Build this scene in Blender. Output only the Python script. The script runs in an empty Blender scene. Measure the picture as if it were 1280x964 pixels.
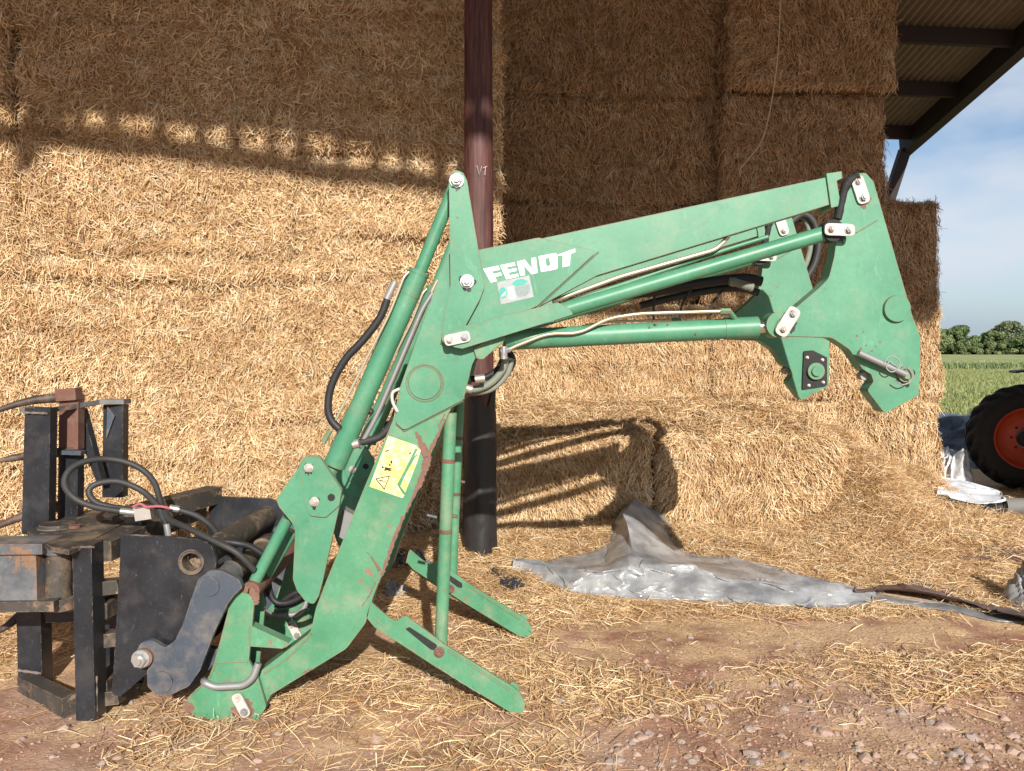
import bpy, bmesh, math, random
import numpy as np
from mathutils import Vector, Matrix, noise as mnoise

random.seed(7)
RNG = np.random.default_rng(11)
S = bpy.context.scene
COL = S.collection
R = math.radians

# ------------------------------------------------------------------ camera, sky, sun, exposure
CAM_Z, F = 1.6, 1000.0                      # eye height, focal length in photo pixels (photo is 1280 x 964)
PITCH = math.atan(42.0 / F)
cam_data = bpy.data.cameras.new("camera")
cam = bpy.data.objects.new("camera", cam_data)
COL.objects.link(cam)
cam_data.sensor_width = 36.0
cam_data.lens = 36.0 * F / 1280.0
cam_data.clip_end = 6000
cam.location = (0, 0, CAM_Z)
cam.rotation_euler = (R(90) - PITCH, 0, 0)
S.camera = cam

LIGHT_DIR = Vector((-0.168, 1.0, -0.5)).normalized()
SUN_EL = math.asin(-LIGHT_DIR.z)
SUN_AZ = math.atan2(-LIGHT_DIR.x, -LIGHT_DIR.y)
sd = bpy.data.lights.new("sun", 'SUN')
sd.energy = 5.0
sd.angle = R(0.5)
sd.color = (1.0, 0.95, 0.87)
sun = bpy.data.objects.new("sun", sd)
COL.objects.link(sun)
sun.rotation_euler = LIGHT_DIR.to_track_quat('-Z', 'Y').to_euler()
sun.location = (3, -10, 12)

W = bpy.data.worlds.new("World")
S.world = W
W.use_nodes = True
S.view_settings.view_transform = 'Standard'
S.view_settings.look = 'None'
S.view_settings.exposure = 0.36
S.view_settings.gamma = 1.0
S.cycles.max_bounces = 6
S.cycles.diffuse_bounces = 3
S.cycles.glossy_bounces = 3
S.cycles.transparent_max_bounces = 4


def build_world():
    nt = W.node_tree
    nt.nodes.clear()
    N = nt.nodes.new
    L = nt.links.new
    out = N('ShaderNodeOutputWorld')
    sky = N('ShaderNodeTexSky')
    sky.sky_type = 'NISHITA'
    sky.sun_disc = False
    sky.sun_elevation = SUN_EL
    sky.sun_rotation = SUN_AZ
    sky.air_density = 1.0
    sky.dust_density = 0.25
    sky.ozone_density = 3.0
    b1 = N('ShaderNodeBackground')
    b1.inputs[1].default_value = 0.095
    L(sky.outputs[0], b1.inputs[0])
    # broken cumulus cover in the sky, the same all round
    tc = N('ShaderNodeTexCoord')
    mp = N('ShaderNodeMapping')
    mp.inputs['Scale'].default_value = (1.0, 1.0, 2.2)
    L(tc.outputs['Generated'], mp.inputs[0])
    nz = N('ShaderNodeTexNoise')
    nz.inputs['Scale'].default_value = 3.1
    nz.inputs['Detail'].default_value = 7
    nz.inputs['Roughness'].default_value = 0.52
    mp.inputs['Location'].default_value = (7.9, 4.1, 2.3)
    L(mp.outputs[0], nz.inputs[0])
    rp = N('ShaderNodeValToRGB')
    rp.color_ramp.elements[0].position = 0.36
    rp.color_ramp.elements[1].position = 0.58
    L(nz.outputs[0], rp.inputs[0])
    b2 = N('ShaderNodeBackground')
    b2.inputs[0].default_value = (0.80, 0.86, 0.95, 1)
    b2.inputs[1].default_value = 0.70
    mx = N('ShaderNodeMixShader')
    ml = N('ShaderNodeMath')
    ml.operation = 'MULTIPLY'
    ml.inputs[1].default_value = 0.85
    L(rp.outputs[0], ml.inputs[0])
    L(ml.outputs[0], mx.inputs[0])
    L(b1.outputs[0], mx.inputs[1])
    L(b2.outputs[0], mx.inputs[2])
    # pale blue haze low round the whole horizon
    sx = N('ShaderNodeSeparateXYZ')
    L(tc.outputs['Generated'], sx.inputs[0])
    mr = N('ShaderNodeMapRange')
    mr.interpolation_type = 'SMOOTHSTEP'
    mr.inputs['From Min'].default_value = -.02
    mr.inputs['From Max'].default_value = .11
    mr.inputs['To Min'].default_value = .9
    mr.inputs['To Max'].default_value = 0.0
    L(sx.outputs['Z'], mr.inputs['Value'])
    b3 = N('ShaderNodeBackground')
    b3.inputs[0].default_value = (.42, .58, .80, 1)
    b3.inputs[1].default_value = .52
    m3 = N('ShaderNodeMixShader')
    L(mr.outputs[0], m3.inputs[0])
    L(mx.outputs[0], m3.inputs[1])
    L(b3.outputs[0], m3.inputs[2])
    L(m3.outputs[0], out.inputs[0])


build_world()

# ------------------------------------------------------------------ helpers: photo pixel -> point of the place
CP, SP = math.cos(PITCH), math.sin(PITCH)


def ray(x, y):
    a, b = (x - 640.0) / F, (482.0 - y) / F
    return Vector((a, CP + SP * b, -SP + CP * b))


def P(x, y, d):
    r = ray(x, y)
    return Vector((0, 0, CAM_Z)) + r * (d / r.y)


def PZ(x, y, z):
    r = ray(x, y)
    return Vector((0, 0, CAM_Z)) + r * ((z - CAM_Z) / r.z)


def thing(name, label, cat, loc=(0, 0, 0), group=None):
    o = bpy.data.objects.new(name, None)
    o.empty_display_size = 0.2
    COL.objects.link(o)
    o.location = loc
    tag(o, label, cat, group)
    return o


def tag(o, label=None, cat=None, group=None, kind=None):
    if label: o['label'] = label
    if cat: o['category'] = cat
    if group: o['group'] = group
    if kind: o['kind'] = kind
    return o


def root_loc(o):
    v = Vector((0, 0, 0))
    while o is not None:
        v += o.location
        o = o.parent
    return v


def link_mesh(name, me, mat, parent=None, kind=None, label=None):
    o = bpy.data.objects.new(name, me)
    COL.objects.link(o)
    if mat is not None and len(me.materials) == 0:
        me.materials.append(mat)
    if parent is not None:
        o.parent = parent
    if kind: o['kind'] = kind
    if label: o['label'] = label
    return o


def part(name, bm, mat, parent=None, smooth=False, kind=None, label=None, bevel=0.0, seg=2):
    if bevel > 0:
        es = [e for e in bm.edges if len(e.link_faces) == 2 and e.calc_face_angle(0) > 0.5]
        if es:
            bmesh.ops.bevel(bm, geom=es, offset=bevel, segments=seg, affect='EDGES', clamp_overlap=True)
    if parent is not None:
        bmesh.ops.translate(bm, verts=bm.verts, vec=-root_loc(parent))
    bmesh.ops.recalc_face_normals(bm, faces=bm.faces)
    me = bpy.data.meshes.new(name)
    bm.to_mesh(me)
    bm.free()
    if smooth:
        me.polygons.foreach_set('use_smooth', [True] * len(me.polygons))
        try:
            me.set_sharp_from_angle(angle=R(38))
        except Exception:
            pass
    return link_mesh(name, me, mat, parent, kind, label)


def dup(o, off, parent=None, sub=True):
    c = o.copy()
    COL.objects.link(c)
    c.parent = parent if parent is not None else o.parent
    c.location = o.location + Vector(off)
    if sub:
        for ch in list(o.children):
            k = ch.copy()
            COL.objects.link(k)
            k.parent = c
    return c


def rnd_poly(pts, r, seg=4):
    """round the corners of a 2-D polygon; r is one radius or a list"""
    n = len(pts)
    out = []
    for i in range(n):
        a, b, c = Vector(pts[i - 1]), Vector(pts[i]), Vector(pts[(i + 1) % n])
        rr = r[i] if isinstance(r, (list, tuple)) else r
        u, v = (a - b), (c - b)
        lu, lv = u.length, v.length
        if rr <= 0 or lu < 1e-6 or lv < 1e-6:
            out.append(tuple(b)); continue
        u /= lu; v /= lv
        ang = math.acos(max(-1, min(1, u.dot(v))))
        t = min(rr / max(math.tan(ang / 2), 0.05), lu * 0.48, lv * 0.48)
        p0, p2 = b + u * t, b + v * t
        if ang > 2.9:
            out.append(tuple(b)); continue
        for k in range(seg + 1):
            s = k / seg
            q = p0 * (1 - s) ** 2 + b * 2 * s * (1 - s) + p2 * s ** 2
            out.append(tuple(q))
    return out


def bm_plate(pts, d, th, rnd=0, holes=None, bm=None):
    """plate standing in the XZ plane, its outline given in photo pixels at depth d"""
    bm = bm or bmesh.new()
    pp = rnd_poly(pts, rnd) if rnd else pts
    vs = [P(x, y, d) for x, y in pp]
    f = [bm.verts.new(v) for v in vs]
    b = [bm.verts.new(v + Vector((0, th, 0))) for v in vs]
    bm.faces.new(f)
    bm.faces.new(b[::-1])
    n = len(f)
    for i in range(n):
        j = (i + 1) % n
        bm.faces.new((f[j], f[i], b[i], b[j]))
    return bm


def frame_for(dirv):
    z = dirv.normalized()
    up = Vector((0, 0, 1)) if abs(z.z) < 0.9 else Vector((0, 1, 0))
    x = up.cross(z).normalized()
    return x, z.cross(x), z


def bm_cyl(a, b, r, r2=None, seg=20, bm=None, caps=True):
    bm = bm or bmesh.new()
    a, b = Vector(a), Vector(b)
    r2 = r if r2 is None else r2
    x, y, z = frame_for(b - a)
    ra, rb = [], []
    for i in range(seg):
        t = 2 * math.pi * i / seg
        o = x * math.cos(t) + y * math.sin(t)
        ra.append(bm.verts.new(a + o * r))
        rb.append(bm.verts.new(b + o * r2))
    for i in range(seg):
        j = (i + 1) % seg
        bm.faces.new((ra[i], ra[j], rb[j], rb[i]))
    if caps:
        bm.faces.new(ra[::-1]); bm.faces.new(rb)
    return bm


def bm_beam(a, b, w, h, up=(0, 0, 1), bm=None):
    """box bar from a to b; w across, h along 'up'"""
    bm = bm or bmesh.new()
    a, b = Vector(a), Vector(b)
    z = (b - a).normalized()
    u = Vector(up)
    x = u.cross(z)
    if x.length < 1e-4:
        x = Vector((1, 0, 0)).cross(z)
    x.normalize()
    y = z.cross(x)
    V = []
    for p in (a, b):
        for sx, sy in ((-1, -1), (1, -1), (1, 1), (-1, 1)):
            V.append(bm.verts.new(p + x * (sx * w / 2) + y * (sy * h / 2)))
    for q in ((3, 2, 1, 0), (4, 5, 6, 7), (0, 1, 5, 4), (1, 2, 6, 5), (2, 3, 7, 6), (3, 0, 4, 7)):
        bm.faces.new([V[i] for i in q])
    return bm


def bm_box(lo, hi, bm=None):
    bm = bm or bmesh.new()
    V = [bm.verts.new((x, y, z)) for z in (lo[2], hi[2]) for x, y in ((lo[0], lo[1]), (hi[0], lo[1]), (hi[0], hi[1]), (lo[0], hi[1]))]
    for q in ((3, 2, 1, 0), (4, 5, 6, 7), (0, 1, 5, 4), (1, 2, 6, 5), (2, 3, 7, 6), (3, 0, 4, 7)):
        bm.faces.new([V[i] for i in q])
    return bm


def spline(pts, n, lin=False):
    pts = [Vector(p) for p in pts]
    if lin:
        return [a.lerp(b, k / n) for a, b in zip(pts, pts[1:]) for k in range(n)] + [pts[-1]]
    out = []
    m = len(pts)
    for i in range(m - 1):
        p0, p1, p2, p3 = pts[max(i - 1, 0)], pts[i], pts[i + 1], pts[min(i + 2, m - 1)]
        for k in range(n):
            t = k / n
            out.append(0.5 * ((2 * p1) + (p2 - p0) * t + (2 * p0 - 5 * p1 + 4 * p2 - p3) * t * t + (3 * p1 - p0 - 3 * p2 + p3) * t ** 3))
    out.append(pts[-1])
    return out


def bm_tube(pts, r, seg=10, n=6, bm=None, smoothpath=True, taper=None):
    bm = bm or bmesh.new()
    pts = spline(pts, n) if smoothpath else [Vector(p) for p in pts]
    rings = []
    prevx = None
    for i, p in enumerate(pts):
        t = (pts[min(i + 1, len(pts) - 1)] - pts[max(i - 1, 0)])
        if t.length < 1e-7: t = Vector((0, 0, 1))
        t.normalize()
        if prevx is None:
            x, y, _ = frame_for(t)
        else:
            x = (prevx - t * prevx.dot(t)).normalized()
            y = t.cross(x)
        prevx = x
        rr = r if taper is None else r * taper(i / (len(pts) - 1))
        rings.append([bm.verts.new(p + (x * math.cos(2 * math.pi * k / seg) + y * math.sin(2 * math.pi * k / seg)) * rr) for k in range(seg)])
    for a, b in zip(rings, rings[1:]):
        for k in range(seg):
            j = (k + 1) % seg
            bm.faces.new((a[k], a[j], b[j], b[k]))
    bm.faces.new(rings[0][::-1]); bm.faces.new(rings[-1])
    return bm


def bm_bent(pts, rad, r, seg=10):
    """bent pipe: straight runs with rounded corners"""
    pts = [Vector(p) for p in pts]
    path = [pts[0]]
    for i in range(1, len(pts) - 1):
        a, b, c = pts[i - 1], pts[i], pts[i + 1]
        u, v = (a - b).normalized(), (c - b).normalized()
        t = min(rad, (a - b).length * .45, (c - b).length * .45)
        p0, p2 = b + u * t, b + v * t
        for k in range(6):
            s = k / 5
            path.append(p0 * (1 - s) ** 2 + b * 2 * s * (1 - s) + p2 * s ** 2)
    path.append(pts[-1])
    return bm_tube(path, r, seg, smoothpath=False)


def bm_bolt(c, r, axis=(0, -1, 0), h=None, bm=None):
    bm = bm or bmesh.new()
    c = Vector(c); a = Vector(axis).normalized()
    h = h or r
    bm_cyl(c, c + a * h * .25, r * 1.25, seg=20, bm=bm)
    bm_cyl(c + a * h * .25, c + a * h * .9, r, r * .95, seg=6, bm=bm)
    bm_cyl(c + a * h * .9, c + a * h * 1.25, r * .55, r * .5, seg=14, bm=bm)
    return bm


# ------------------------------------------------------------------ vector noise for numpy
def _hash(i, j, k, s):
    n = (i * 374761393 + j * 668265263 + k * 2147483647 + s * 974634777) & 0xFFFFFFFF
    n = ((n ^ (n >> 13)) * 1274126177) & 0xFFFFFFFF
    return ((n ^ (n >> 16)) & 0xFFFF) / 65535.0


def vnoise(p, scale, seed=0):
    """smooth value noise in [-1,1] for an (n,3) array"""
    q = np.asarray(p, dtype=np.float64) * scale
    i = np.floor(q).astype(np.int64)
    f = q - i
    f = f * f * (3 - 2 * f)
    out = 0
    for dx in (0, 1):
        wx = f[:, 0] if dx else 1 - f[:, 0]
        for dy in (0, 1):
            wy = f[:, 1] if dy else 1 - f[:, 1]
            for dz in (0, 1):
                wz = f[:, 2] if dz else 1 - f[:, 2]
                out = out + wx * wy * wz * _hash(i[:, 0] + dx, i[:, 1] + dy, i[:, 2] + dz, seed)
    return out * 2 - 1


def sstep(a, b, x):
    t = np.clip((x - a) / (b - a), 0, 1)
    return t * t * (3 - 2 * t)


def mesh_np(name, verts, faces, smooth=False):
    """fast mesh from (n,3) verts and (m,k) faces"""
    me = bpy.data.meshes.new(name)
    faces = np.asarray(faces, dtype=np.int32)
    m, k = faces.shape
    me.vertices.add(len(verts))
    me.vertices.foreach_set('co', np.asarray(verts, dtype=np.float32).ravel())
    me.loops.add(m * k)
    me.loops.foreach_set('vertex_index', faces.ravel())
    me.polygons.add(m)
    me.polygons.foreach_set('loop_start', np.arange(0, m * k, k, dtype=np.int32))
    me.update(calc_edges=True)
    me.polygons.foreach_set('use_smooth', np.full(m, smooth))
    return me


def stalk_arrays(Pt, Nn, U, Ln, Wd, bend, roll):
    """flat bent strips, 2 quads each"""
    n = len(Pt)
    U = U / np.linalg.norm(U, axis=1, keepdims=True)
    Sd = np.cross(U, Nn)
    ls = np.linalg.norm(Sd, axis=1, keepdims=True)
    Sd = Sd / np.maximum(ls, 1e-6)
    N2 = np.cross(Sd, U)
    c, s = np.cos(roll)[:, None], np.sin(roll)[:, None]
    Sr = Sd * c + N2 * s
    V = np.zeros((n, 6, 3))
    kink = RNG.uniform(-.22, .22, n)
    for k, t in enumerate((-.5, RNG.uniform(-.15, .15, n)[:, None], .5)):
        h = (bend if k == 1 else np.zeros(n))[:, None]
        ctr = Pt + U * (t * Ln[:, None]) + N2 * h * Ln[:, None] + Sd * ((kink if k == 1 else 0 * kink) * Ln)[:, None]
        w = Wd[:, None] * (0.5 if k == 1 else 0.36)
        V[:, 2 * k] = ctr - Sr * w
        V[:, 2 * k + 1] = ctr + Sr * w
    base = (np.arange(n) * 6)[:, None]
    Fq = np.concatenate([base + np.array([[0, 1, 3, 2]]), base + np.array([[2, 3, 5, 4]])], axis=1).reshape(-1, 4)
    return V.reshape(-1, 3), Fq


# ------------------------------------------------------------------ materials
MATS = {}


class NT:
    def __init__(self, name):
        m = bpy.data.materials.new(name)
        m.use_nodes = True
        self.m, self.nt = m, m.node_tree
        self.nt.nodes.clear()
        self.out = self.n('ShaderNodeOutputMaterial')
        self.b = self.n('ShaderNodeBsdfPrincipled')
        self.l(self.b.outputs[0], self.out.inputs[0])

    def n(self, t, **kw):
        x = self.nt.nodes.new(t)
        for k, v in kw.items():
            setattr(x, k, v)
        return x

    def l(self, a, b):
        self.nt.links.new(a, b)

    def coord(self, kind='Object', scale=None, rot=None):
        t = self.n('ShaderNodeTexCoord')
        o = t.outputs[kind]
        if scale or rot:
            mp = self.n('ShaderNodeMapping')
            if scale: mp.inputs['Scale'].default_value = scale
            if rot: mp.inputs['Rotation'].default_value = rot
            self.l(o, mp.inputs[0])
            o = mp.outputs[0]
        return o

    def wpos(self, scale=None):
        g = self.n('ShaderNodeNewGeometry')
        o = g.outputs['Position']
        if scale:
            mp = self.n('ShaderNodeMapping')
            mp.inputs['Scale'].default_value = scale
            self.l(o, mp.inputs[0])
            o = mp.outputs[0]
        return o

    def noise(self, vec, scale, detail=4, rough=.55, dist=0):
        x = self.n('ShaderNodeTexNoise')
        x.inputs['Scale'].default_value = scale
        x.inputs['Detail'].default_value = detail
        x.inputs['Roughness'].default_value = rough
        x.inputs['Distortion'].default_value = dist
        self.l(vec, x.inputs['Vector'])
        return x.outputs['Fac']

    def ramp(self, fac, stops, interp='LINEAR'):
        x = self.n('ShaderNodeValToRGB')
        x.color_ramp.interpolation = interp
        e = x.color_ramp.elements
        while len(e) < len(stops): e.new(0.5)
        for el, (p, c) in zip(e, stops):
            el.position = p
            el.color = (c, c, c, 1) if isinstance(c, (int, float)) else (*c, 1)
        self.l(fac, x.inputs[0])
        return x.outputs[0]

    def mix(self, fac, a, b, mode='MIX'):
        x = self.n('ShaderNodeMix', data_type='RGBA', blend_type=mode)
        for sock, v in ((0, fac), (6, a), (7, b)):
            if isinstance(v, (int, float)):
                x.inputs[sock].default_value = v if sock == 0 else (v, v, v, 1)
            elif isinstance(v, tuple):
                x.inputs[sock].default_value = (*v, 1)
            else:
                self.l(v, x.inputs[sock])
        return x.outputs[2]

    def math(self, op, a, b=0.0, clamp=False):
        x = self.n('ShaderNodeMath', operation=op, use_clamp=clamp)
        for i, v in enumerate((a, b)):
            if isinstance(v, (int, float)): x.inputs[i].default_value = v
            else: self.l(v, x.inputs[i])
        return x.outputs[0]

    def bump(self, h, strength=.3, dist=.01, normal=None):
        x = self.n('ShaderNodeBump')
        x.inputs['Strength'].default_value = strength
        x.inputs['Distance'].default_value = dist
        self.l(h, x.inputs['Height'])
        if normal is not None: self.l(normal, x.inputs['Normal'])
        self.l(x.outputs[0], self.b.inputs['Normal'])
        return x.outputs[0]

    def edge(self, radius=.006):
        """mask of convex and concave edges, from the bevelled normal"""
        bv = self.n('ShaderNodeBevel', samples=4)
        bv.inputs[0].default_value = radius
        g = self.n('ShaderNodeNewGeometry')
        d = self.n('ShaderNodeVectorMath', operation='DOT_PRODUCT')
        self.l(bv.outputs[0], d.inputs[0]); self.l(g.outputs['Normal'], d.inputs[1])
        return self.math('SUBTRACT', 1.0, d.outputs['Value'])

    def set(self, base=None, rough=None, metal=None, spec=None):
        for k, v in (('Base Color', base), ('Roughness', rough), ('Metallic', metal), ('Specular IOR Level', spec)):
            if v is None: continue
            if isinstance(v, (int, float)): self.b.inputs[k].default_value = v
            elif isinstance(v, tuple): self.b.inputs[k].default_value = (*v, 1)
            else: self.l(v, self.b.inputs[k])
        return self


def paint_mat(name, col, col2, rust=(.16, .075, .045), chip=.63, wear=.5, rough=.45, dust=(.40, .31, .22), dust_amt=.3, scr=.22, scrt=.70):
    M = NT(name)
    w = M.wpos()
    fade = M.noise(w, 3.2, 5, .6)
    c = M.mix(M.ramp(fade, [(.35, 0.0), (.68, 1.0)]), col, col2)
    smear = M.noise(M.wpos((9, 9, 3)), 1.6, 7, .72, 1.2)
    c = M.mix(M.ramp(smear, [(.60, 0.0), (.66, .32)]), c, tuple(min(1, x * 1.25 + .05) for x in col2))
    grime = M.noise(w, 13, 7, .7, .5)
    c = M.mix(M.ramp(grime, [(.33, .38), (.41, 0.0)]), c, tuple(x * .55 + .012 for x in col))
    fine = M.noise(w, 60, 3, .6)
    c = M.mix(M.ramp(fine, [(.35, .25), (.7, 0.0)]), c, tuple(x * .72 for x in col))
    # thin scratches
    sc = M.noise(M.wpos((30, 30, 7)), 6, 3, .6, 1.5)
    c = M.mix(M.ramp(sc, [(scrt, 0.0), (scrt + .04, scr)]), c, tuple(min(1, x * 1.5 + .12) for x in col2))
    # dust
    du = M.noise(w, 7, 6, .65)
    c = M.mix(M.math('MULTIPLY', M.ramp(du, [(.50, 0.0), (.66, 1.0)]), dust_amt), c, dust)
    # chips and rubbed edges
    e = M.edge(.007)
    n2 = M.noise(w, 22, 6, .7)
    em = M.math('MULTIPLY', M.ramp(e, [(.02, 0.0), (.14, 1.0)]), M.ramp(n2, [(.62 - .25 * wear, 0.0), (.68 - .25 * wear, 1.0)]))
    n3 = M.noise(w, 9, 9, .75)
    cm = M.math('MAXIMUM', M.ramp(n3, [(chip, 0.0), (chip + .015, 1.0)]), M.ramp(M.noise(w, 34, 6, .7), [(chip + .045, 0.0), (chip + .06, .9)]))
    mask = M.math('MAXIMUM', em, cm)
    rc = M.mix(M.noise(w, 45, 4), rust, tuple(min(1, x * 2.0) for x in rust))
    c = M.mix(mask, c, rc)
    M.set(c, M.mix(mask, M.mix(fade, rough * .8, rough * 1.25), .85))
    h = M.math('SUBTRACT', M.math('MULTIPLY', fine, .25), mask)
    M.bump(h, .25, .002)
    return M.m


def steel_mat(name, col, rough=.35, metal=.85, rustamt=.25):
    M = NT(name)
    w = M.wpos()
    n = M.noise(w, 25, 6, .65)
    m = M.ramp(n, [(.62 - rustamt * .3, 0.0), (.75, 1.0)])
    c = M.mix(m, col, (.22, .12, .07))
    M.set(c, M.mix(m, rough, .8), M.math('SUBTRACT', metal, M.math('MULTIPLY', m, metal)))
    M.bump(n, .15, .002)
    return M.m


def plain_mat(name, col, rough=.6, metal=0.0, var=.25, scale=18, bump=.15, spec=.5):
    M = NT(name)
    w = M.wpos()
    n = M.noise(w, scale, 5, .6)
    c = M.mix(n, tuple(x * (1 - var) for x in col), tuple(min(1, x * (1 + var)) for x in col))
    M.set(c, rough, metal, spec)
    M.bump(n, bump, .004)
    return M.m


def straw_mat(name, gain=1.0, warm=1.0):
    """stalks: every stalk its own shade"""
    M = NT(name)
    g = M.n('ShaderNodeNewGeometry')
    r = g.outputs['Random Per Island']
    cols = [(0.0, (.21, .10, .04)), (.13, (.42, .24, .105)), (.43, (.70, .46, .232)), (.77, (.84, .62, .355)), (1.0, (.91, .74, .49))]
    c = M.ramp(r, [(p, (v[0] * gain, v[1] * gain / warm, v[2] * gain / warm ** 1.6)) for p, v in cols])
    w = M.wpos()
    big = M.noise(w, 1.6, 4, .6)
    c = M.mix(M.ramp(big, [(.35, .40), (.62, 0.0)]), c, (.42 * gain, .245 * gain, .105 * gain))
    band = M.noise(M.wpos((1.3, 1.3, 5.5)), 1.5, 5, .65)
    c = M.mix(M.ramp(band, [(.36, .42), (.50, 0.0)]), c, (.36 * gain, .19 * gain, .08 * gain))
    pale = M.noise(M.wpos((3, 3, 6)), 2.2, 4, .6)
    c = M.mix(M.ramp(pale, [(.52, 0.0), (.72, .45)]), c, (.88 * gain, .76 * gain, .56 * gain))
    M.set(c, .55, 0, .35)
    return M.m


def straw_body_mat(name, gain=1.0):
    M = NT(name)
    w1 = M.wpos((26, 26, 7))
    w2 = M.wpos((7, 9, 30))
    a = M.noise(w1, 3.0, 5, .7, .8)
    b = M.noise(w2, 3.0, 5, .7, .8)
    f = M.math('ADD', M.math('MULTIPLY', a, .5), M.math('MULTIPLY', b, .5))
    c = M.ramp(f, [(.36, (.13 * gain, .062 * gain, .026 * gain)), (.5, (.38 * gain, .23 * gain, .105 * gain)), (.62, (.60 * gain, .42 * gain, .23 * gain))])
    M.set(c, .8, 0, .2)
    M.bump(f, .9, .03)
    return M.m


def soil_mat():
    M = NT('soil and turf')
    w = M.wpos()
    n1 = M.noise(w, .9, 6, .6)
    n2 = M.noise(w, 6, 8, .65)
    n3 = M.noise(w, 55, 4, .6)
    c = M.ramp(n1, [(.36, (.34, .165, .11)), (.52, (.47, .275, .19)), (.66, (.56, .39, .285))])
    c = M.mix(M.ramp(n2, [(.40, .55), (.60, 0.0)]), c, (.24, .125, .08))
    c = M.mix(M.ramp(n3, [(.52, 0.0), (.70, .45)]), c, (.58, .45, .34))
    # damp red patch of bare soil right of the stands
    for cx_, cy_, rx_, ry_, k_ in ((.95, 4.55, .85, .42, .75), (2.55, 4.45, .75, .30, .6), (-.9, 3.95, .8, .3, .5)):
        mp = M.n('ShaderNodeMapping')
        mp.inputs['Location'].default_value = (-cx_ / rx_, -cy_ / ry_, 0)
        mp.inputs['Scale'].default_value = (1 / rx_, 1 / ry_, 0)
        M.l(w, mp.inputs[0])
        ln = M.n('ShaderNodeVectorMath', operation='LENGTH')
        M.l(mp.outputs[0], ln.inputs[0])
        dn = M.math('ADD', ln.outputs['Value'], M.math('MULTIPLY', M.noise(w, 3.5, 6, .65), 1.3))
        c = M.mix(M.math('MULTIPLY', M.math('SUBTRACT', 1.75, dn, True), k_, True), c, (.25, .105, .062))
    # straw dust and chaff trodden into the soil near the stack
    chaffn = M.noise(w, 2.4, 6, .62)
    sp = M.n('ShaderNodeSeparateXYZ')
    M.l(w, sp.inputs[0])
    near = M.n('ShaderNodeMapRange')
    near.inputs['From Min'].default_value = 3.5
    near.inputs['From Max'].default_value = 5.6
    M.l(sp.outputs['Y'], near.inputs['Value'])
    ch = M.math('MULTIPLY', M.ramp(M.math('ADD', chaffn, M.math('MULTIPLY', near.outputs[0], .22)), [(.49, 0.0), (.64, 1.0)]), .75)
    chc = M.ramp(M.noise(M.wpos((30, 30, 30)), 2.2, 6, .7), [(.36, (.40, .24, .12)), (.55, (.72, .52, .30)), (.68, (.86, .68, .43))])
    c = M.mix(ch, c, chc)
    # rough grass beyond the yard
    gn = M.noise(w, .5, 5, .6)
    gc = M.ramp(M.noise(w, .22, 5, .7), [(.35, (.075, .12, .028)), (.5, (.14, .17, .05)), (.66, (.24, .23, .085))])
    edge = M.math('ADD', sp.outputs['Y'], M.math('MULTIPLY', gn, 4.0))
    gm = M.n('ShaderNodeMapRange')
    gm.inputs['From Min'].default_value = 15.5
    gm.inputs['From Max'].default_value = 17.5
    M.l(edge, gm.inputs['Value'])
    c = M.mix(gm.outputs[0], c, gc)
    M.set(c, .9, 0, .2)
    h = M.math('ADD', M.math('MULTIPLY', n2, .7), M.math('MULTIPLY', n3, .35))
    M.bump(h, .6, .03)
    return M.m


def tarp_mat(name, col, dark, rough=.33, metal=.35, inner=None):
    M = NT(name)
    w = M.wpos()
    n = M.noise(w, 5, 6, .6)
    n2 = M.noise(w, 38, 5, .6, 1.0)
    c = M.mix(M.ramp(n, [(.38, 0.0), (.62, 1.0)]), dark, col)
    c = M.mix(M.ramp(M.noise(w, 12, 7, .7), [(.58, 0.0), (.72, .55)]), c, (.34, .24, .15))
    if inner:
        g = M.n('ShaderNodeNewGeometry')
        c = M.mix(g.outputs['Backfacing'], c, inner)
    M.set(c, M.mix(n, rough * .75, rough * 1.4), metal)
    wob = M.n('ShaderNodeVectorMath', operation='ADD')
    nz = M.n('ShaderNodeTexNoise'); nz.inputs['Scale'].default_value = 3.0; nz.inputs['Detail'].default_value = 3
    M.l(w, nz.inputs['Vector'])
    sc_ = M.n('ShaderNodeVectorMath', operation='SCALE'); sc_.inputs['Scale'].default_value = .25
    M.l(nz.outputs['Color'], sc_.inputs[0])
    M.l(w, wob.inputs[0]); M.l(sc_.outputs[0], wob.inputs[1])
    hs = []
    for sc2, k in ((3.2, 1.0), (8, .35), (19, .08)):
        v = M.n('ShaderNodeTexVoronoi'); v.inputs['Scale'].default_value = sc2
        M.l(wob.outputs[0], v.inputs['Vector'])
        hs.append(M.math('MULTIPLY', v.outputs['Distance'], k))
    M.bump(M.math('ADD', hs[0], M.math('ADD', hs[1], hs[2])), .42, .04)
    return M.m


def wood_mat():
    M = NT('creosoted timber')
    w = M.wpos((9, 9, .7))
    n = M.noise(w, 4, 6, .65, .4)
    n2 = M.noise(M.wpos((30, 30, 1.0)), 5, 4, .6)
    c = M.ramp(n, [(.35, (.04, .014, .011)), (.55, (.105, .036, .028)), (.7, (.16, .060, .046))])
    c = M.mix(M.ramp(n2, [(.38, .6), (.5, 0.0)]), c, (.035, .014, .014))
    M.set(c, .6, 0, .4)
    M.bump(M.math('ADD', n, n2), .3, .004)
    return M.m


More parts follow.
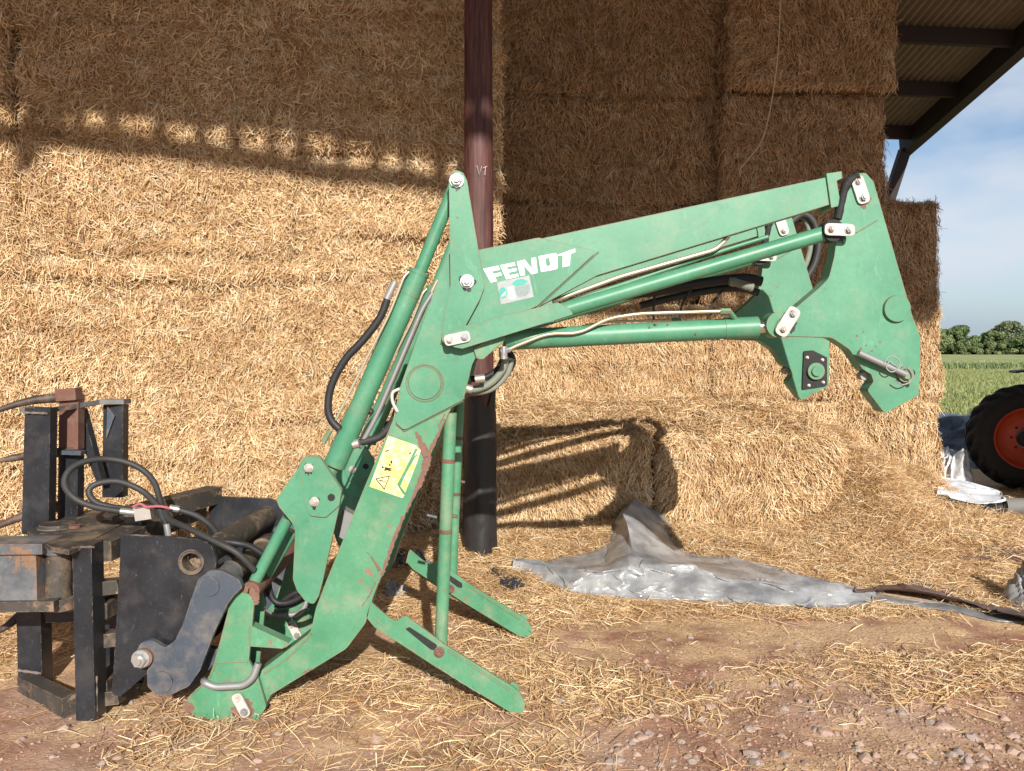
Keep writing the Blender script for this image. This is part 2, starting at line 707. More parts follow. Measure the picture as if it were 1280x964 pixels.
G = (.062, .236, .132)
G2 = (.104, .305, .182)
m_green = paint_mat('faded green paint', G, G2, rust=(.17, .075, .05), chip=.648, wear=.95, rough=.42, dust_amt=.14)
m_greenlow = paint_mat('worn green paint', (.062, .236, .120), (.120, .312, .178), rust=(.19, .09, .06), chip=.615, wear=1.1, rough=.48, dust_amt=.32)
m_black = paint_mat('scuffed black paint', (.010, .011, .014), (.030, .033, .040), rust=(.13, .085, .06), chip=.68, wear=.4, rough=.38, dust=(.15, .13, .115), dust_amt=.16, scr=.55, scrt=.66)
m_blackdirty = paint_mat('muddy black steel', (.035, .031, .028), (.085, .07, .055), rust=(.17, .11, .07), chip=.60, wear=.7, rough=.65, dust=(.28, .20, .13), dust_amt=.65)
m_bluegrey = paint_mat('blue grey paint', (.052, .066, .088), (.078, .094, .120), rust=(.17, .11, .07), chip=.70, wear=.55, rough=.5, dust_amt=.25)
m_worn = paint_mat('rubbed grey steel', (.05, .06, .075), (.23, .23, .23), rust=(.15, .085, .05), chip=.57, wear=1, rough=.5, dust_amt=.4)
m_rust = paint_mat('red brown rusty steel', (.13, .055, .04), (.21, .095, .065), rust=(.10, .05, .035), chip=.6, wear=.7, rough=.75)
m_rustpatch = plain_mat('bare rusty metal', (.20, .105, .075), .85, 0, .45, 40, .4)
m_chrome = steel_mat('chrome rod', (.75, .75, .74), .18, .95, 0)
m_zinc = steel_mat('zinc plated steel', (.62, .58, .53), .38, .75, .2)
m_silver = steel_mat('bright nut', (.55, .55, .53), .32, .7, .1)
m_pinplate = paint_mat('pale retainer plate', (.50, .48, .44), (.62, .60, .57), rust=(.25, .16, .10), chip=.62, wear=.6, rough=.5)
m_pipe = steel_mat('yellow zinc pipe', (.60, .52, .38), .35, .55, .1)
m_galv = steel_mat('grey steel rod', (.33, .33, .33), .5, .5, .2)
m_rubber = plain_mat('black rubber hose', (.020, .020, .022), .55, 0, .4, 30, .2)
m_rubberg = plain_mat('dusty rubber hose', (.034, .033, .032), .6, 0, .4, 30, .2)
m_palehose = plain_mat('pale dusty hose', (.20, .22, .17), .7, 0, .35, 30, .2)
m_dark = plain_mat('black tape and slot shade', (.018, .018, .018), .75, 0, .5, 60, .6)  # dull black, also used for the shade drawn inside slots and bores
m_white = plain_mat('white lettering', (.80, .81, .80), .5, 0, .05, 20, .05)
m_yellow = None
m_straw = straw_mat('straw stalks')
m_strawd = straw_mat('shaded weathered stalks', .78, 1.10)  # weathered tone, with the shade of the unlit bales put into the colour
m_strawg = straw_mat('brightened loose straw', 1.08)  # brighter copy: its colour makes up for the low sun on flat ground
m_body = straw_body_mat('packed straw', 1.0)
m_bodyd = straw_body_mat('shaded weathered straw body', .55)  # bale body to match: weathered, and darkened in colour for the roof shade
m_soil = soil_mat()
m_wood = wood_mat()
m_twine = plain_mat('pale baling twine', (.50, .42, .30), .8, 0, .2)


# ------------------------------------------------------------------ ground
def gz(X, Y):
    X = np.asarray(X, float); Y = np.asarray(Y, float)
    p = np.stack([X, Y, np.zeros_like(X)], 1)
    nearf = 1 - sstep(14, 20, np.maximum(np.abs(Y - 4), np.abs(X)))
    z = (.018 * vnoise(p, 1.3, 1) + .010 * vnoise(p, 4.0, 2) + .006 * vnoise(p, 11, 3)) * nearf
    z = z - .008 * nearf
    heap = sstep(5.0, 6.4, Y + .12 * vnoise(p, .8, 5)) * (1 - sstep(9.5, 11.5, Y)) * (1 - sstep(4.6, 5.6, X)) * sstep(-9, -7, X)
    z = z + heap * (.09 + .03 * vnoise(p, 2.2, 6))
    hp2 = (1 - sstep(3.9, 4.7, X)) * np.exp(-(((X - 3.4) / 1.2) ** 2 + ((Y - 7.7) / .85) ** 2))
    z = z + .36 * hp2 * (1 + .3 * vnoise(p, 3, 8))
    hp3 = np.exp(-(((X - 3.05) / .45) ** 2 + ((Y - 7.25) / .75) ** 2))
    z = z + .42 * hp3 * (1 + .35 * vnoise(p, 3, 9)) + .05 * np.exp(-((Y - 6.4) / .3) ** 2) * sstep(-.4, .2, X) * (1 - sstep(3.6, 4.4, X)) * (1 + vnoise(p, 2.5, 10))
    return z


def gz1(x, y):
    return float(gz(np.array([x]), np.array([y]))[0])


def build_ground():
    def axis(a, b, step, far):
        core = np.arange(a, b + 1e-6, step)
        lo, hi = [], []
        s, v = step, a
        while v > -far:
            s *= 1.35; v -= s; lo.append(v)
        s, v = step, b
        while v < far:
            s *= 1.35; v += s; hi.append(v)
        return np.concatenate([np.array(lo[::-1]), core, np.array(hi)])
    xs, ys = axis(-4.6, 7.0, .045, 2500), axis(1.5, 11, .045, 2500)
    gx, gy = np.meshgrid(xs, ys)
    X, Y = gx.ravel(), gy.ravel()
    V = np.stack([X, Y, gz(X, Y)], 1)
    nx, ny = len(xs), len(ys)
    idx = np.arange(nx * ny).reshape(ny, nx)
    Fq = np.stack([idx[:-1, :-1].ravel(), idx[:-1, 1:].ravel(), idx[1:, 1:].ravel(), idx[1:, :-1].ravel()], 1)
    o = link_mesh('ground', mesh_np('ground', V, Fq, True), m_soil)
    o['kind'] = 'structure'


build_ground()

# ------------------------------------------------------------------ the barn: monopitch roof that rises towards the yard
RX0, RXR = -9.0, 6.35                # left end, gable rafter on the right


def roof_z(y):
    return 7.52 - .186 * y




def eave_y(x):
    return -3.34 + (.095 if x < 1.2 else -.04) * (x - 1.2)  # unseen eaves line, bent so the roof shadow drops lower on the right


def build_barn():
    b = thing('barn', 'open barn with timber pole and dark corrugated roof over the straw', 'barn', (0, 6.1, 0))
    m_sheet = plain_mat('weathered roof sheeting', (.20, .165, .12), .75, 0, .3, 8, .2)
    m_steel = plain_mat('dark red oxide steel', (.018, .012, .012), .75, 0, .3, 8, .15)
    # corrugated sheets, one metre cover each
    x = RX0
    k = 0
    while x < RXR - .02:
        x1 = min(x + 1.0, RXR)
        n = 80
        V, Fq = [], []
        lift = .004 * (k % 2)
        for i in range(n + 1):
            xx = x + (x1 + .03 - x) * i / n
            dz = .022 * math.sin(2 * math.pi * xx / .10) + .022 + lift
            for yy in (eave_y(xx) - .12, 13.1):
                V.append((xx, yy - 6.1, roof_z(yy) + dz))
        for i in range(n):
            a = 2 * i
            Fq.append((a, a + 2, a + 3, a + 1))
        o = link_mesh('roof_sheet', mesh_np('roof_sheet', V, Fq, True), m_sheet, b)
        x = x1; k += 1
    # purlins under the sheets
    def under(bm_pts, w, h, nm, drop):
        a, c = bm_pts
        part(nm, bm_beam(Vector(a) - Vector((0, 0, drop)), Vector(c) - Vector((0, 0, drop)), w, h), m_steel, b, bevel=.004)
    for y0 in (12.75, 11.45, 10.2, 9.0, 7.6, 6.2, 4.8, 3.4, 2.0, .6, -.9):
        yl, yr = y0 - .16 * 6, y0
        if yl < eave_y(RX0) + .3:
            yl = eave_y(RX0) + .3 + .05
        under(((RX0, yl, roof_z(yl)), (RXR - .06, yr, roof_z(yr))), .075, .20, 'purlin', .105)
    # rafters
    for xr in (RXR, 2.2, -2.0, -6.2, RX0):
        y0, y1 = eave_y(xr) + .15, 13.1
        wd = .16 if xr == RXR else .14
        part('rafter', bm_beam((xr, y0, roof_z(y0) - .17 - (0 if xr == RXR else .2)), (xr, y1, roof_z(y1) - .17 - (0 if xr == RXR else .2)), wd, .30), m_steel, b, bevel=.004)
    # diagonal roof brace and the strut down from the rafter end
    part('brace', bm_beam(P(1195, -6, 9.4), (RXR - .1, 8.4, roof_z(8.4) - .30), .08, .10), m_steel, b)
    part('strut', bm_beam(P(1131, 188, 13.0), P(1098, 290, 13.0), .13, .16), m_steel, b)
    for yb in (13.0,):
        part('post', bm_cyl((5.7, yb, 0), (5.7, yb, roof_z(yb) - .35), .10, .10), m_steel, b)
    # eaves: beam, and blocks that hold the sheets off it, so slots of light get through
    gap = .115
    for xa, xc in ((RX0, 1.2), (1.2, RXR)):
        part('eaves_beam', bm_beam((xa, eave_y(xa), roof_z(eave_y(xa)) - gap - .08), (xc, eave_y(xc), roof_z(eave_y(xc)) - gap - .08), .05, .16), m_steel, b)
    t = RX0 + .1
    rs = random.Random(3)
    while t < RXR - .1:
        w = rs.uniform(.06, .12)
        zz = roof_z(eave_y(t)) - gap
        part('eaves_block', bm_box((t, eave_y(t) - .02, zz + .002), (t + w, eave_y(t) + .02, zz + gap + .02)), m_steel, b)
        t += w + rs.uniform(.12, .22)
    # the timber pole between the two stacks
    pts = []
    bmp = bmesh.new()
    base = P(600, 690, 6.1)
    top = Vector((base.x - .01, 6.1, roof_z(6.1) - .35))
    rings = []
    n, seg = 40, 28
    for i in range(n + 1):
        s = i / n
        c = Vector((base.x, 6.1, -.05)).lerp(top, s)
        rr = .121 - .014 * s
        rg = []
        for q in range(seg):
            a = 2 * math.pi * q / seg
            k_ = 1 + .035 * mnoise.noise(Vector((math.cos(a) * 1.6, math.sin(a) * 1.6, s * 5)))
            # two hewn flats
            rx = rr * k_
            rg.append(bmp.verts.new(c + Vector((max(-.93, min(.93, math.cos(a))) * rx, max(-.93, min(.93, math.sin(a))) * rx, 0))))
        rings.append(rg)
    for a_, b_ in zip(rings, rings[1:]):
        for q in range(seg):
            j = (q + 1) % seg
            bmp.faces.new((a_[q], a_[j], b_[j], b_[q]))
    bmp.faces.new(rings[-1])
    pole = part('pole', bmp, m_wood, b, smooth=True)
    # black sheeting wrapped round the foot of the pole
    m_wrap = plain_mat('black plastic wrap', (.022, .019, .019), .5, 0, .5, 22, .7)
    bmw = bmesh.new()
    rings = []
    for i in range(25):
        s = i / 24
        zz = -.02 + s * 1.30
        rg = []
        for q in range(36):
            a = 2 * math.pi * q / 36
            rr = .127 + .012 * mnoise.noise(Vector((math.cos(a) * 3, math.sin(a) * 3, zz * 3))) + .006 * mnoise.noise(Vector((math.cos(a) * 8, math.sin(a) * 8, zz * 9))) + .03 * max(0, .3 - s)
            zt = zz * (1 + .05 * math.sin(a * 2 + 1) + .03 * math.sin(a * 7) * s)
            rg.append(bmw.verts.new((base.x + math.cos(a) * rr, 6.1 + math.sin(a) * rr, zt)))
        rings.append(rg)
    for a_, b_ in zip(rings, rings[1:]):
        for q in range(36):
            j = (q + 1) % 36
            bmw.faces.new((a_[q], a_[j], b_[j], b_[q]))
    part('plastic_wrap', bmw, m_wrap, b, smooth=True)
    # chalk marks on the pole
    m_chalk = plain_mat('chalk', (.55, .50, .48), .9, 0, .1)
    bmc = bmesh.new()
    for st in ([(596, 207), (599, 219), (602, 208)], [(604, 210), (609, 208)], [(607, 208), (606, 219)]):
        bm_tube([P(x_, y_, 5.976) for x_, y_ in st], .0022, 6, smoothpath=False, bm=bmc)
    part('chalk_mark', bmc, m_chalk, b)


build_barn()

# ------------------------------------------------------------------ straw bales
BALE_N = 0


def surf(p, h, r, amp, seed, ctr, rot, ramp=0.0, layer=0.0):
    """point on a box (local) -> rounded, lumpy bale surface (world) and normal"""
    q = np.clip(p, -(h - r), h - r)
    dv = p - q
    ln = np.linalg.norm(dv, axis=1, keepdims=True)
    n = dv / np.maximum(ln, 1e-6)
    pos = q + n * r
    if ramp:
        pos[:, 2] += ramp * (pos[:, 2] / (2 * h[2]) + .5) * sstep(-h[1], h[1], pos[:, 1]) ** .8
    w = pos @ rot.T + ctr
    ds = amp * (vnoise(w, 2.3, seed) * .55 + vnoise(w, 6.0, seed + 1) * .45 + vnoise(w, 15, seed + 2) * .30)
    nw = n @ rot.T
    if layer:
        wz = w[:, 2] + .10 * vnoise(w, .9, 77) + .03 * vnoise(w, 3.5, 78)
        f = (wz / .36) % 1.0
        k = np.floor(wz / .36)
        side = w.copy(); side[:, 2] = k * 3.7
        a_ = np.clip(.35 + .9 * vnoise(side, 1.1, 79), 0, 1.2)
        lip = np.where(f < .14, f / .14, np.clip(1 - (f - .14) / .62, 0, 1) ** 1.4)
        ds = ds + layer * a_ * lip * np.abs(n[:, 1])
    return w + nw * ds[:, None], nw


def face_pts(face, h, n, rng=None, grid=None):
    ax = {'front': (1, -1), 'back': (1, 1), 'top': (2, 1), 'bottom': (2, -1), 'right': (0, 1), 'left': (0, -1)}[face]
    o = [a for a in (0, 1, 2) if a != ax[0]]
    if grid:
        na, nb = grid
        A, B = np.meshgrid(np.linspace(-1, 1, na), np.linspace(-1, 1, nb))
        A, B = A.ravel(), B.ravel()
    else:
        A, B = rng.uniform(-1, 1, n), rng.uniform(-1, 1, n)
    p = np.zeros((len(A), 3))
    p[:, o[0]] = A * h[o[0]]
    p[:, o[1]] = B * h[o[1]]
    p[:, ax[0]] = ax[1] * h[ax[0]]
    return p


def make_bale(label, p0, p1, depth, z0, z1, faces, dens, lean='mixed', mat=None, bmat=None, r=.07, amp=.035, group=None, stalk=1.0, ramp=0.0, layer=0.0):
    """bale whose front bottom edge runs from p0 to p1 (plan), 'faces' are the ones in view"""
    global BALE_N
    BALE_N += 1
    seed = BALE_N * 17
    a, b = np.array(p0, float), np.array(p1, float)
    t = b - a
    ln = np.linalg.norm(t); t /= ln
    nn = np.array([-t[1], t[0]])               # pointing away from the camera
    h = np.array([ln / 2 + .008, depth / 2, (z1 - z0) / 2 + .014])
    c2 = (a + b) / 2 + nn * depth / 2
    ctr = np.array([c2[0], c2[1], (z0 + z1) / 2])
    rot = np.array([[t[0], nn[0], 0], [t[1], nn[1], 0], [0, 0, 1]])
    rng = np.random.default_rng(seed)
    # body
    VV, FF = [], []
    off = 0
    for f in ('front', 'back', 'top', 'bottom', 'right', 'left'):
        st = .045 if f in faces else .2
        dims = {'front': (h[0], h[2]), 'back': (h[0], h[2]), 'top': (h[0], h[1]), 'bottom': (h[0], h[1]), 'right': (h[1], h[2]), 'left': (h[1], h[2])}[f]
        na, nb = max(6, int(2 * dims[0] / st)), max(6, int(2 * dims[1] / st))
        p = face_pts(f, h, 0, grid=(na, nb))
        w, n = surf(p, h, r, amp, seed, ctr, rot, ramp, layer)
        idx = np.arange(na * nb).reshape(nb, na) + off
        FF.append(np.stack([idx[:-1, :-1].ravel(), idx[:-1, 1:].ravel(), idx[1:, 1:].ravel(), idx[1:, :-1].ravel()], 1))
        VV.append(w - n * .012 - ctr * 0)
        off += na * nb
    base = np.array([ctr[0], ctr[1], z0])
    me = mesh_np('straw_bale', np.concatenate(VV) - base, np.concatenate(FF), True)
    o = link_mesh('straw_bale', me, bmat or m_body)
    o.location = base
    tag(o, label, 'straw bale', group)
    # stalks
    Ps, Ns, Us, Ls, Ws, Bs, Rs = [], [], [], [], [], [], []
    for f in faces:
        dims = {'front': h[0] * h[2], 'top': h[0] * h[1], 'right': h[1] * h[2], 'left': h[1] * h[2]}[f] * 4
        n = int(dims * dens)
        p = face_pts(f, h, n, rng)
        w, nr = surf(p, h, r, amp, seed, ctr, rot, ramp, layer)
        # tangent basis
        if f == 'top':
            ang = rng.uniform(0, 2 * np.pi, n)
            u = np.stack([np.cos(ang), np.sin(ang), np.zeros(n)], 1)
        else:
            e1 = np.array([t[0], t[1], 0.]) if f == 'front' else np.array([nn[0], nn[1], 0.])
            sig = {'mixed': .75, 'hang': .42}[lean]
            ang = rng.normal(0, sig, n)
            fl = rng.random(n) < (.25 if lean == 'mixed' else .12)
            ang = np.where(fl, rng.uniform(0, 2 * np.pi, n), ang)
            # combed in patches
            ang = ang + .8 * vnoise(w, 3.0, seed + 5)
            u = np.sin(ang)[:, None] * e1[None, :] + np.cos(ang)[:, None] * np.array([[0, 0, -1.]])
        u = u - nr * np.sum(u * nr, 1, keepdims=True)
        u /= np.maximum(np.linalg.norm(u, axis=1, keepdims=True), 1e-5)
        tilt = np.abs(rng.normal(0, .26, n))
        out_ = rng.random(n) < .06
        tilt = np.where(out_, tilt + .65, tilt)
        u = u * np.cos(tilt)[:, None] + nr * np.sin(tilt)[:, None]
        L_ = rng.uniform(.04, .15, n) * stalk * np.where(out_, 1.5, 1.0)
        Ps.append(w + nr * (rng.uniform(-.016, .020, n))[:, None]); Ns.append(nr); Us.append(u)
        Ls.append(L_); Ws.append(rng.uniform(.0032, .0075, n) * stalk); Bs.append(rng.normal(0, .10, n)); Rs.append(rng.normal(0, .6, n))
    V, Fq = stalk_arrays(*[np.concatenate(q) for q in (Ps, Ns, Us, Ls, Ws, Bs, Rs)])
    s = link_mesh('straw_stalks', mesh_np('straw_stalks', V - base, Fq), mat or m_straw, o, kind='stuff')
    return o


WY0, WT = 6.75, .2126                      # left wall: y = WY0 + WT * x


def wl(x, fwd=0.0):
    return (x + fwd * .21, WY0 + WT * x - fwd)


ORD = ['bottom', 'second', 'third', 'fourth', 'fifth', 'sixth', 'seventh']


def build_left_stack():
    zr = [0, .5, 1.15, 1.72, 2.36, 3.2, 4.0, 4.9]
    light = ['', '', 'sunlit ', 'sunlit ', 'sunlit ', 'half shaded ', 'shaded ', 'shaded ']
    splits = [-1.7, -2.1, -1.6, -2.2, -1.75, -2.0, -1.8]
    for i in range(7):
        xs = [-5.6, -3.62, splits[i], -.10]
        wh = ['cut by the left photo edge', 'in the middle', 'ending beside the timber pole']
        for k in range(3):
            fw = random.uniform(-.02, .03)
            faces = ['front']
            d = 7500 if i >= 1 else 2800
            if k == 0: d *= .9
            gapx = (0, 0, 0, .0, .05, .09, .02)[i] if k == 0 else 0
            rr = .10 if (k == 0 and i in (4, 5)) else .05
            if k == 0: faces = ['front', 'right']
            make_bale('%sstraw bale, %s row of the left stack, %s' % (light[i + 1], ORD[i], wh[k]) if i else
                      'straw bale, ground row of the left stack, %s' % wh[k],
                      wl(xs[k], fw), wl(xs[k + 1] - gapx, fw), 1.2, zr[i], zr[i + 1], faces, d, 'mixed', r=rr, amp=.045, layer=.085, group='straw bales in the left stack')


build_left_stack()


def build_right_stack():
    zr = [0, 1.09, 2.11, 3.17, 4.30, 5.42]
    WR = 8.5
    g = 'straw bales in the recessed right stack'
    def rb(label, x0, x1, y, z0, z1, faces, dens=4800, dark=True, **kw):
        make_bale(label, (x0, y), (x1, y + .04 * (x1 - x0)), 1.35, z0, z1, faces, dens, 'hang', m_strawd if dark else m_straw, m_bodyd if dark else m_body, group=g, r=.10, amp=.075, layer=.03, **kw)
    rb('sunlit straw bale on the ground at the right end, beside the plastic sheets', 2.35, 4.44, WR - .35, 0, zr[1], ['front'], 5500, False)
    rb('sunlit straw bale right of the pole, above the low step and below the boom', -.35, 2.26, WR - .13, zr[1] - .3, zr[2], ['front'], 5500, False)
    rb('sunlit straw bale behind the hitch plates, its right end against the field', 2.1, 4.58, WR - .1, zr[1], zr[2], ['front', 'top'], 5500, False)
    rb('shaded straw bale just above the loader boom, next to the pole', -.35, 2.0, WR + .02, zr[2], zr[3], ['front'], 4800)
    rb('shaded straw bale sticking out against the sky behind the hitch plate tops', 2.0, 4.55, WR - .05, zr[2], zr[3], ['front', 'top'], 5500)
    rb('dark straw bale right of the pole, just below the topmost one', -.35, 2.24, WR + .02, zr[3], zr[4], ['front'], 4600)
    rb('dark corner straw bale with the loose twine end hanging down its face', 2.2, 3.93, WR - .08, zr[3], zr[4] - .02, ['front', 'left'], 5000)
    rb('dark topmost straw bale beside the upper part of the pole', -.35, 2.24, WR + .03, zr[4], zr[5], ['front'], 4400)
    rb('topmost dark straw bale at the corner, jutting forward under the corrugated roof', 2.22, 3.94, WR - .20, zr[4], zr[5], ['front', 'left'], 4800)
    # the step of bales in front
    g2 = 'straw bales of the step in front of the stack'
    make_bale('low step bale right of the pole, crossed by the shadows of the loader', (-.33, 6.62), (1.16, 6.60), 1.85, 0, .88, ['front', 'top'], 6500, 'hang', r=.10, amp=.05, group=g2, ramp=.24)
    make_bale('straw bale of the low step behind the silver tarpaulin, fully in the sun', (1.16, 6.60), (2.86, 6.72), 1.85, 0, .88, ['front', 'top', 'right'], 6500, 'hang', r=.22, amp=.09, group=g2, ramp=.24)


build_right_stack()


def build_shade_stack():  # bales added out of view, only to keep the tractor in shade
    g = 'added straw bales outside the frame, shading the tractor'
    for i, nm in enumerate(('bottom', 'middle', 'top')):
        make_bale('%s added straw bale of the unseen stack right of the yard, shading the tractor' % nm, (5.72, 7.0), (7.7, 7.1), 1.2, i * .82, (i + 1) * .82, ['front', 'left'], 900, 'mixed', r=.08, amp=.04, group=g, stalk=1.6)


build_shade_stack()


# loose straw lying on the ground and on the step
def loose_straw(name, label, n, xr, yr, zfun, densfun, mat, tilt=.18, wid=(.002, .0052), length=(.035, .18)):
    X = RNG.uniform(xr[0], xr[1], n); Y = RNG.uniform(yr[0], yr[1], n)
    keep = RNG.random(n) < densfun(X, Y)
    X, Y = X[keep], Y[keep]
    m = len(X)
    Z = zfun(X, Y) + np.abs(RNG.normal(0, .012, m)) + .004
    ang = RNG.uniform(0, 2 * np.pi, m)
    tl = RNG.normal(0, tilt, m)
    U = np.stack([np.cos(ang) * np.cos(tl), np.sin(ang) * np.cos(tl), np.sin(tl)], 1)
    N_ = np.tile(np.array([[0, 0, 1.]]), (m, 1))
    V, Fq = stalk_arrays(np.stack([X, Y, Z], 1), N_, U, RNG.uniform(length[0], length[1], m), RNG.uniform(wid[0], wid[1], m), RNG.normal(.02, .08, m), RNG.normal(0, .5, m))
    o = link_mesh(name, mesh_np(name, V, Fq), mat)
    tag(o, label, 'straw', kind='stuff')
    return o


def in_poly(X, Y, poly):
    ins = np.zeros(len(X), bool)
    n = len(poly)
    for i in range(n):
        x0, y0 = poly[i - 1]; x1, y1 = poly[i]
        c = ((y0 > Y) != (y1 > Y)) & (X < (x1 - x0) * (Y - y0) / (y1 - y0 + 1e-9) + x0)
        ins ^= c
    return ins


def plan(pix):
    return [tuple(PZ(x, y, .05)[:2]) for x, y in pix]


SHEETS = [plan(q) for q in ([(646, 708), (680, 722), (720, 734), (780, 741), (850, 744), (930, 748), (1010, 753), (1060, 752), (1090, 747), (1098, 735), (1050, 727), (990, 714), (925, 702), (860, 696), (760, 694), (690, 704)],
                            [(1100, 730), (1150, 734), (1190, 744), (1230, 755), (1275, 764), (1275, 772), (1230, 766), (1180, 757), (1130, 748), (1100, 744)],
                            [(1172, 646), (1256, 648), (1262, 610), (1240, 596), (1172, 590)])]


def ground_dens(X, Y):
    p = np.stack([X, Y, np.zeros_like(X)], 1)
    nz = vnoise(p, .9, 21) * .5 + vnoise(p, 2.2, 22) * .35 + vnoise(p, 5.0, 23) * .25
    base = .17 + .92 * sstep(3.7, 5.6, Y + .25 * np.sin(X))
    # trodden bare soil to the right of the stand and along the front
    bare = np.exp(-(((X - 1.15) / .95) ** 2 + ((Y - 4.45) / .42) ** 2)) * 1.1
    bare += np.exp(-(((X - 2.6) / .7) ** 2 + ((Y - 4.55) / .25) ** 2)) * 1.0
    strip = np.exp(-(((X - .3) / .7) ** 2 + ((Y - 3.95) / .32) ** 2)) * .45
    strip += np.exp(-(((X + 1.0) / .5) ** 2 + ((Y - 3.6) / .25) ** 2)) * .25
    strip += np.exp(-(((X - 2.3) / .6) ** 2 + ((Y - 3.9) / .28) ** 2)) * .45
    d = base + 1.0 * nz * (1 - .6 * sstep(5.2, 6, Y)) - bare + strip
    d = np.where(Y < 3.5, d * .6, d)
    for q in SHEETS:
        d = np.where(in_poly(X, Y, q), -1, d)
    return np.where(d < -.9, .004, np.clip(d, .015, 1)) * (1 - sstep(9.5, 11, Y))


loose_straw('scattered_straw', 'loose straw strewn over the reddish soil of the yard', 420000, (-4.6, 6.2), (2.6, 9.5), gz, lambda X, Y: ground_dens(X, Y) * (np.abs(X) < .72 * Y + .2), m_strawg)

loose_straw('straw_heap_litter', 'shaggy loose straw fallen on the slope right of the low straw step', 90000, (2.3, 4.5), (5.9, 8.3), gz, lambda X, Y: np.clip(1.1 - ((X - 3.3) / 1.2) ** 2 - ((Y - 7.2) / 1.3) ** 2, 0, 1), m_strawg, tilt=.38, length=(.05, .22))
loose_straw('straw_foot_litter', 'loose straw heaped along the foot of the stack and the low step', 110000, (-3.6, 3.2), (5.7, 6.75), gz, lambda X, Y: np.clip(.9 - ((Y - 6.4) / .6) ** 2, 0, 1) * (Y < WY0 + np.minimum(WT * X, 0) + .1) * (1 - in_poly(X, Y, SHEETS[0]) * 1.0), m_strawg, tilt=.34, length=(.05, .20))

# ------------------------------------------------------------------ stones
def build_stones():
    m_stone = plain_mat('pale reddish stone', (.40, .27, .21), .85, 0, .45, 5, .5)
    m_grey = plain_mat('grey flint stone', (.34, .27, .235), .8, 0, .4, 7, .5)
    protos = []
    for k in range(8):
        bm = bmesh.new()
        bmesh.ops.create_icosphere(bm, subdivisions=2, radius=1)
        rs = random.Random(k)
        sc = Vector((rs.uniform(.8, 1.2), rs.uniform(.6, 1), rs.uniform(.4, .7)))
        for v in bm.verts:
            n = mnoise.noise(v.co * 1.3 + Vector((k * 7, 0, 0))) * .45 + mnoise.noise(v.co * 3 + Vector((k * 3, 5, 0))) * .15
            v.co = Vector((v.co.x * sc.x, v.co.y * sc.y, v.co.z * sc.z)) * (1 + n)
            for pl in ((.5, .3, .8), (-.6, .4, .6), (.2, -.8, .5), (-.3, -.6, .7)):
                q = Vector(pl).normalized()
                dd = v.co.dot(q) - .52
                if dd > 0: v.co -= q * dd * .85
        me = bpy.data.meshes.new('stone')
        bm.to_mesh(me); bm.free()
        me.materials.append(m_stone if k % 3 else m_grey)
        protos.append(me)
    rs = random.Random(5)
    n = 0
    while n < 230:
        y = 3.02 + abs(rs.gauss(0, .62))
        x = rs.uniform(-.66, .66) * y
        if rs.random() > (.25 + .75 * (1 / (1 + math.exp(-3 * (x - .2))))): continue
        if y > 5.0: continue
        if -2.4 < x < .2 and 3.3 < y < 4.6 and rs.random() < .8: continue
        o = bpy.data.objects.new('stone', protos[rs.randrange(8)])
        COL.objects.link(o)
        s = rs.uniform(.012, .028) * (1.6 if rs.random() < .15 else 1)
        o.location = (x, y, gz1(x, y) + s * .02)
        o.scale = (s, s, s)
        o.rotation_euler = (rs.uniform(-.3, .3), rs.uniform(-.3, .3), rs.uniform(0, 6.28))
        zone = ('near the bottom edge' if y < 3.45 else 'further back') + (' at the right' if x > .8 else ' at the left' if x < -.6 else ' in the middle')
        tag(o, ('%s %s stone in the soil %s' % ('large' if s > .028 else 'small', 'pale reddish' if o.data.materials[0] == m_stone else 'grey', zone)), 'stone', 'loose stones on the yard')
        n += 1
    # fine gravel
    m = 9000
    Y = 2.9 + np.abs(RNG.normal(0, .9, m)); X = RNG.uniform(-.7, .7, m) * Y
    k = (RNG.random(m) < (.25 + .75 / (1 + np.exp(-2.5 * (X - .1))))) & (vnoise(np.stack([X, Y, X * 0], 1), 1.6, 40) > -.35)
    X, Y = X[k], Y[k]; m = len(X)
    bm = bmesh.new(); bmesh.ops.create_icosphere(bm, subdivisions=1, radius=1)
    pv = np.array([v.co[:] for v in bm.verts]); pf = np.array([[v.index for v in f.verts] for f in bm.faces]); bm.free()
    pv = pv * (1, .8, .55)
    s = RNG.uniform(.003, .009, m)
    a = RNG.uniform(0, 6.28, m)
    V = pv[None] * (1 + RNG.uniform(-.3, .3, (m, len(pv), 1)))
    ca, sa = np.cos(a)[:, None], np.sin(a)[:, None]
    V = np.stack([V[:, :, 0] * ca - V[:, :, 1] * sa, V[:, :, 0] * sa + V[:, :, 1] * ca, V[:, :, 2]], 2) * s[:, None, None]
    V += np.stack([X, Y, gz(X, Y) + s * .2], 1)[:, None, :]
    Fq = (pf[None] + (np.arange(m) * len(pv))[:, None, None]).reshape(-1, 3)
    MG = NT('gravel')
    gi = MG.n('ShaderNodeNewGeometry')
    MG.set(MG.ramp(gi.outputs['Random Per Island'], [(0, (.28, .155, .105)), (.5, (.39, .25, .175)), (1, (.48, .36, .28))]), .9, 0, .2)
    tag(link_mesh('gravel', mesh_np('gravel', V.reshape(-1, 3), Fq), MG.m), 'fine gravel in the soil along the front of the yard', 'gravel', kind='stuff')


build_stones()

# ------------------------------------------------------------------ the green front loader
D0 = 3.45                                  # depth of the near side of the loader
FAR = Vector((-.022, .93, 0))                # from the near arm to the far arm


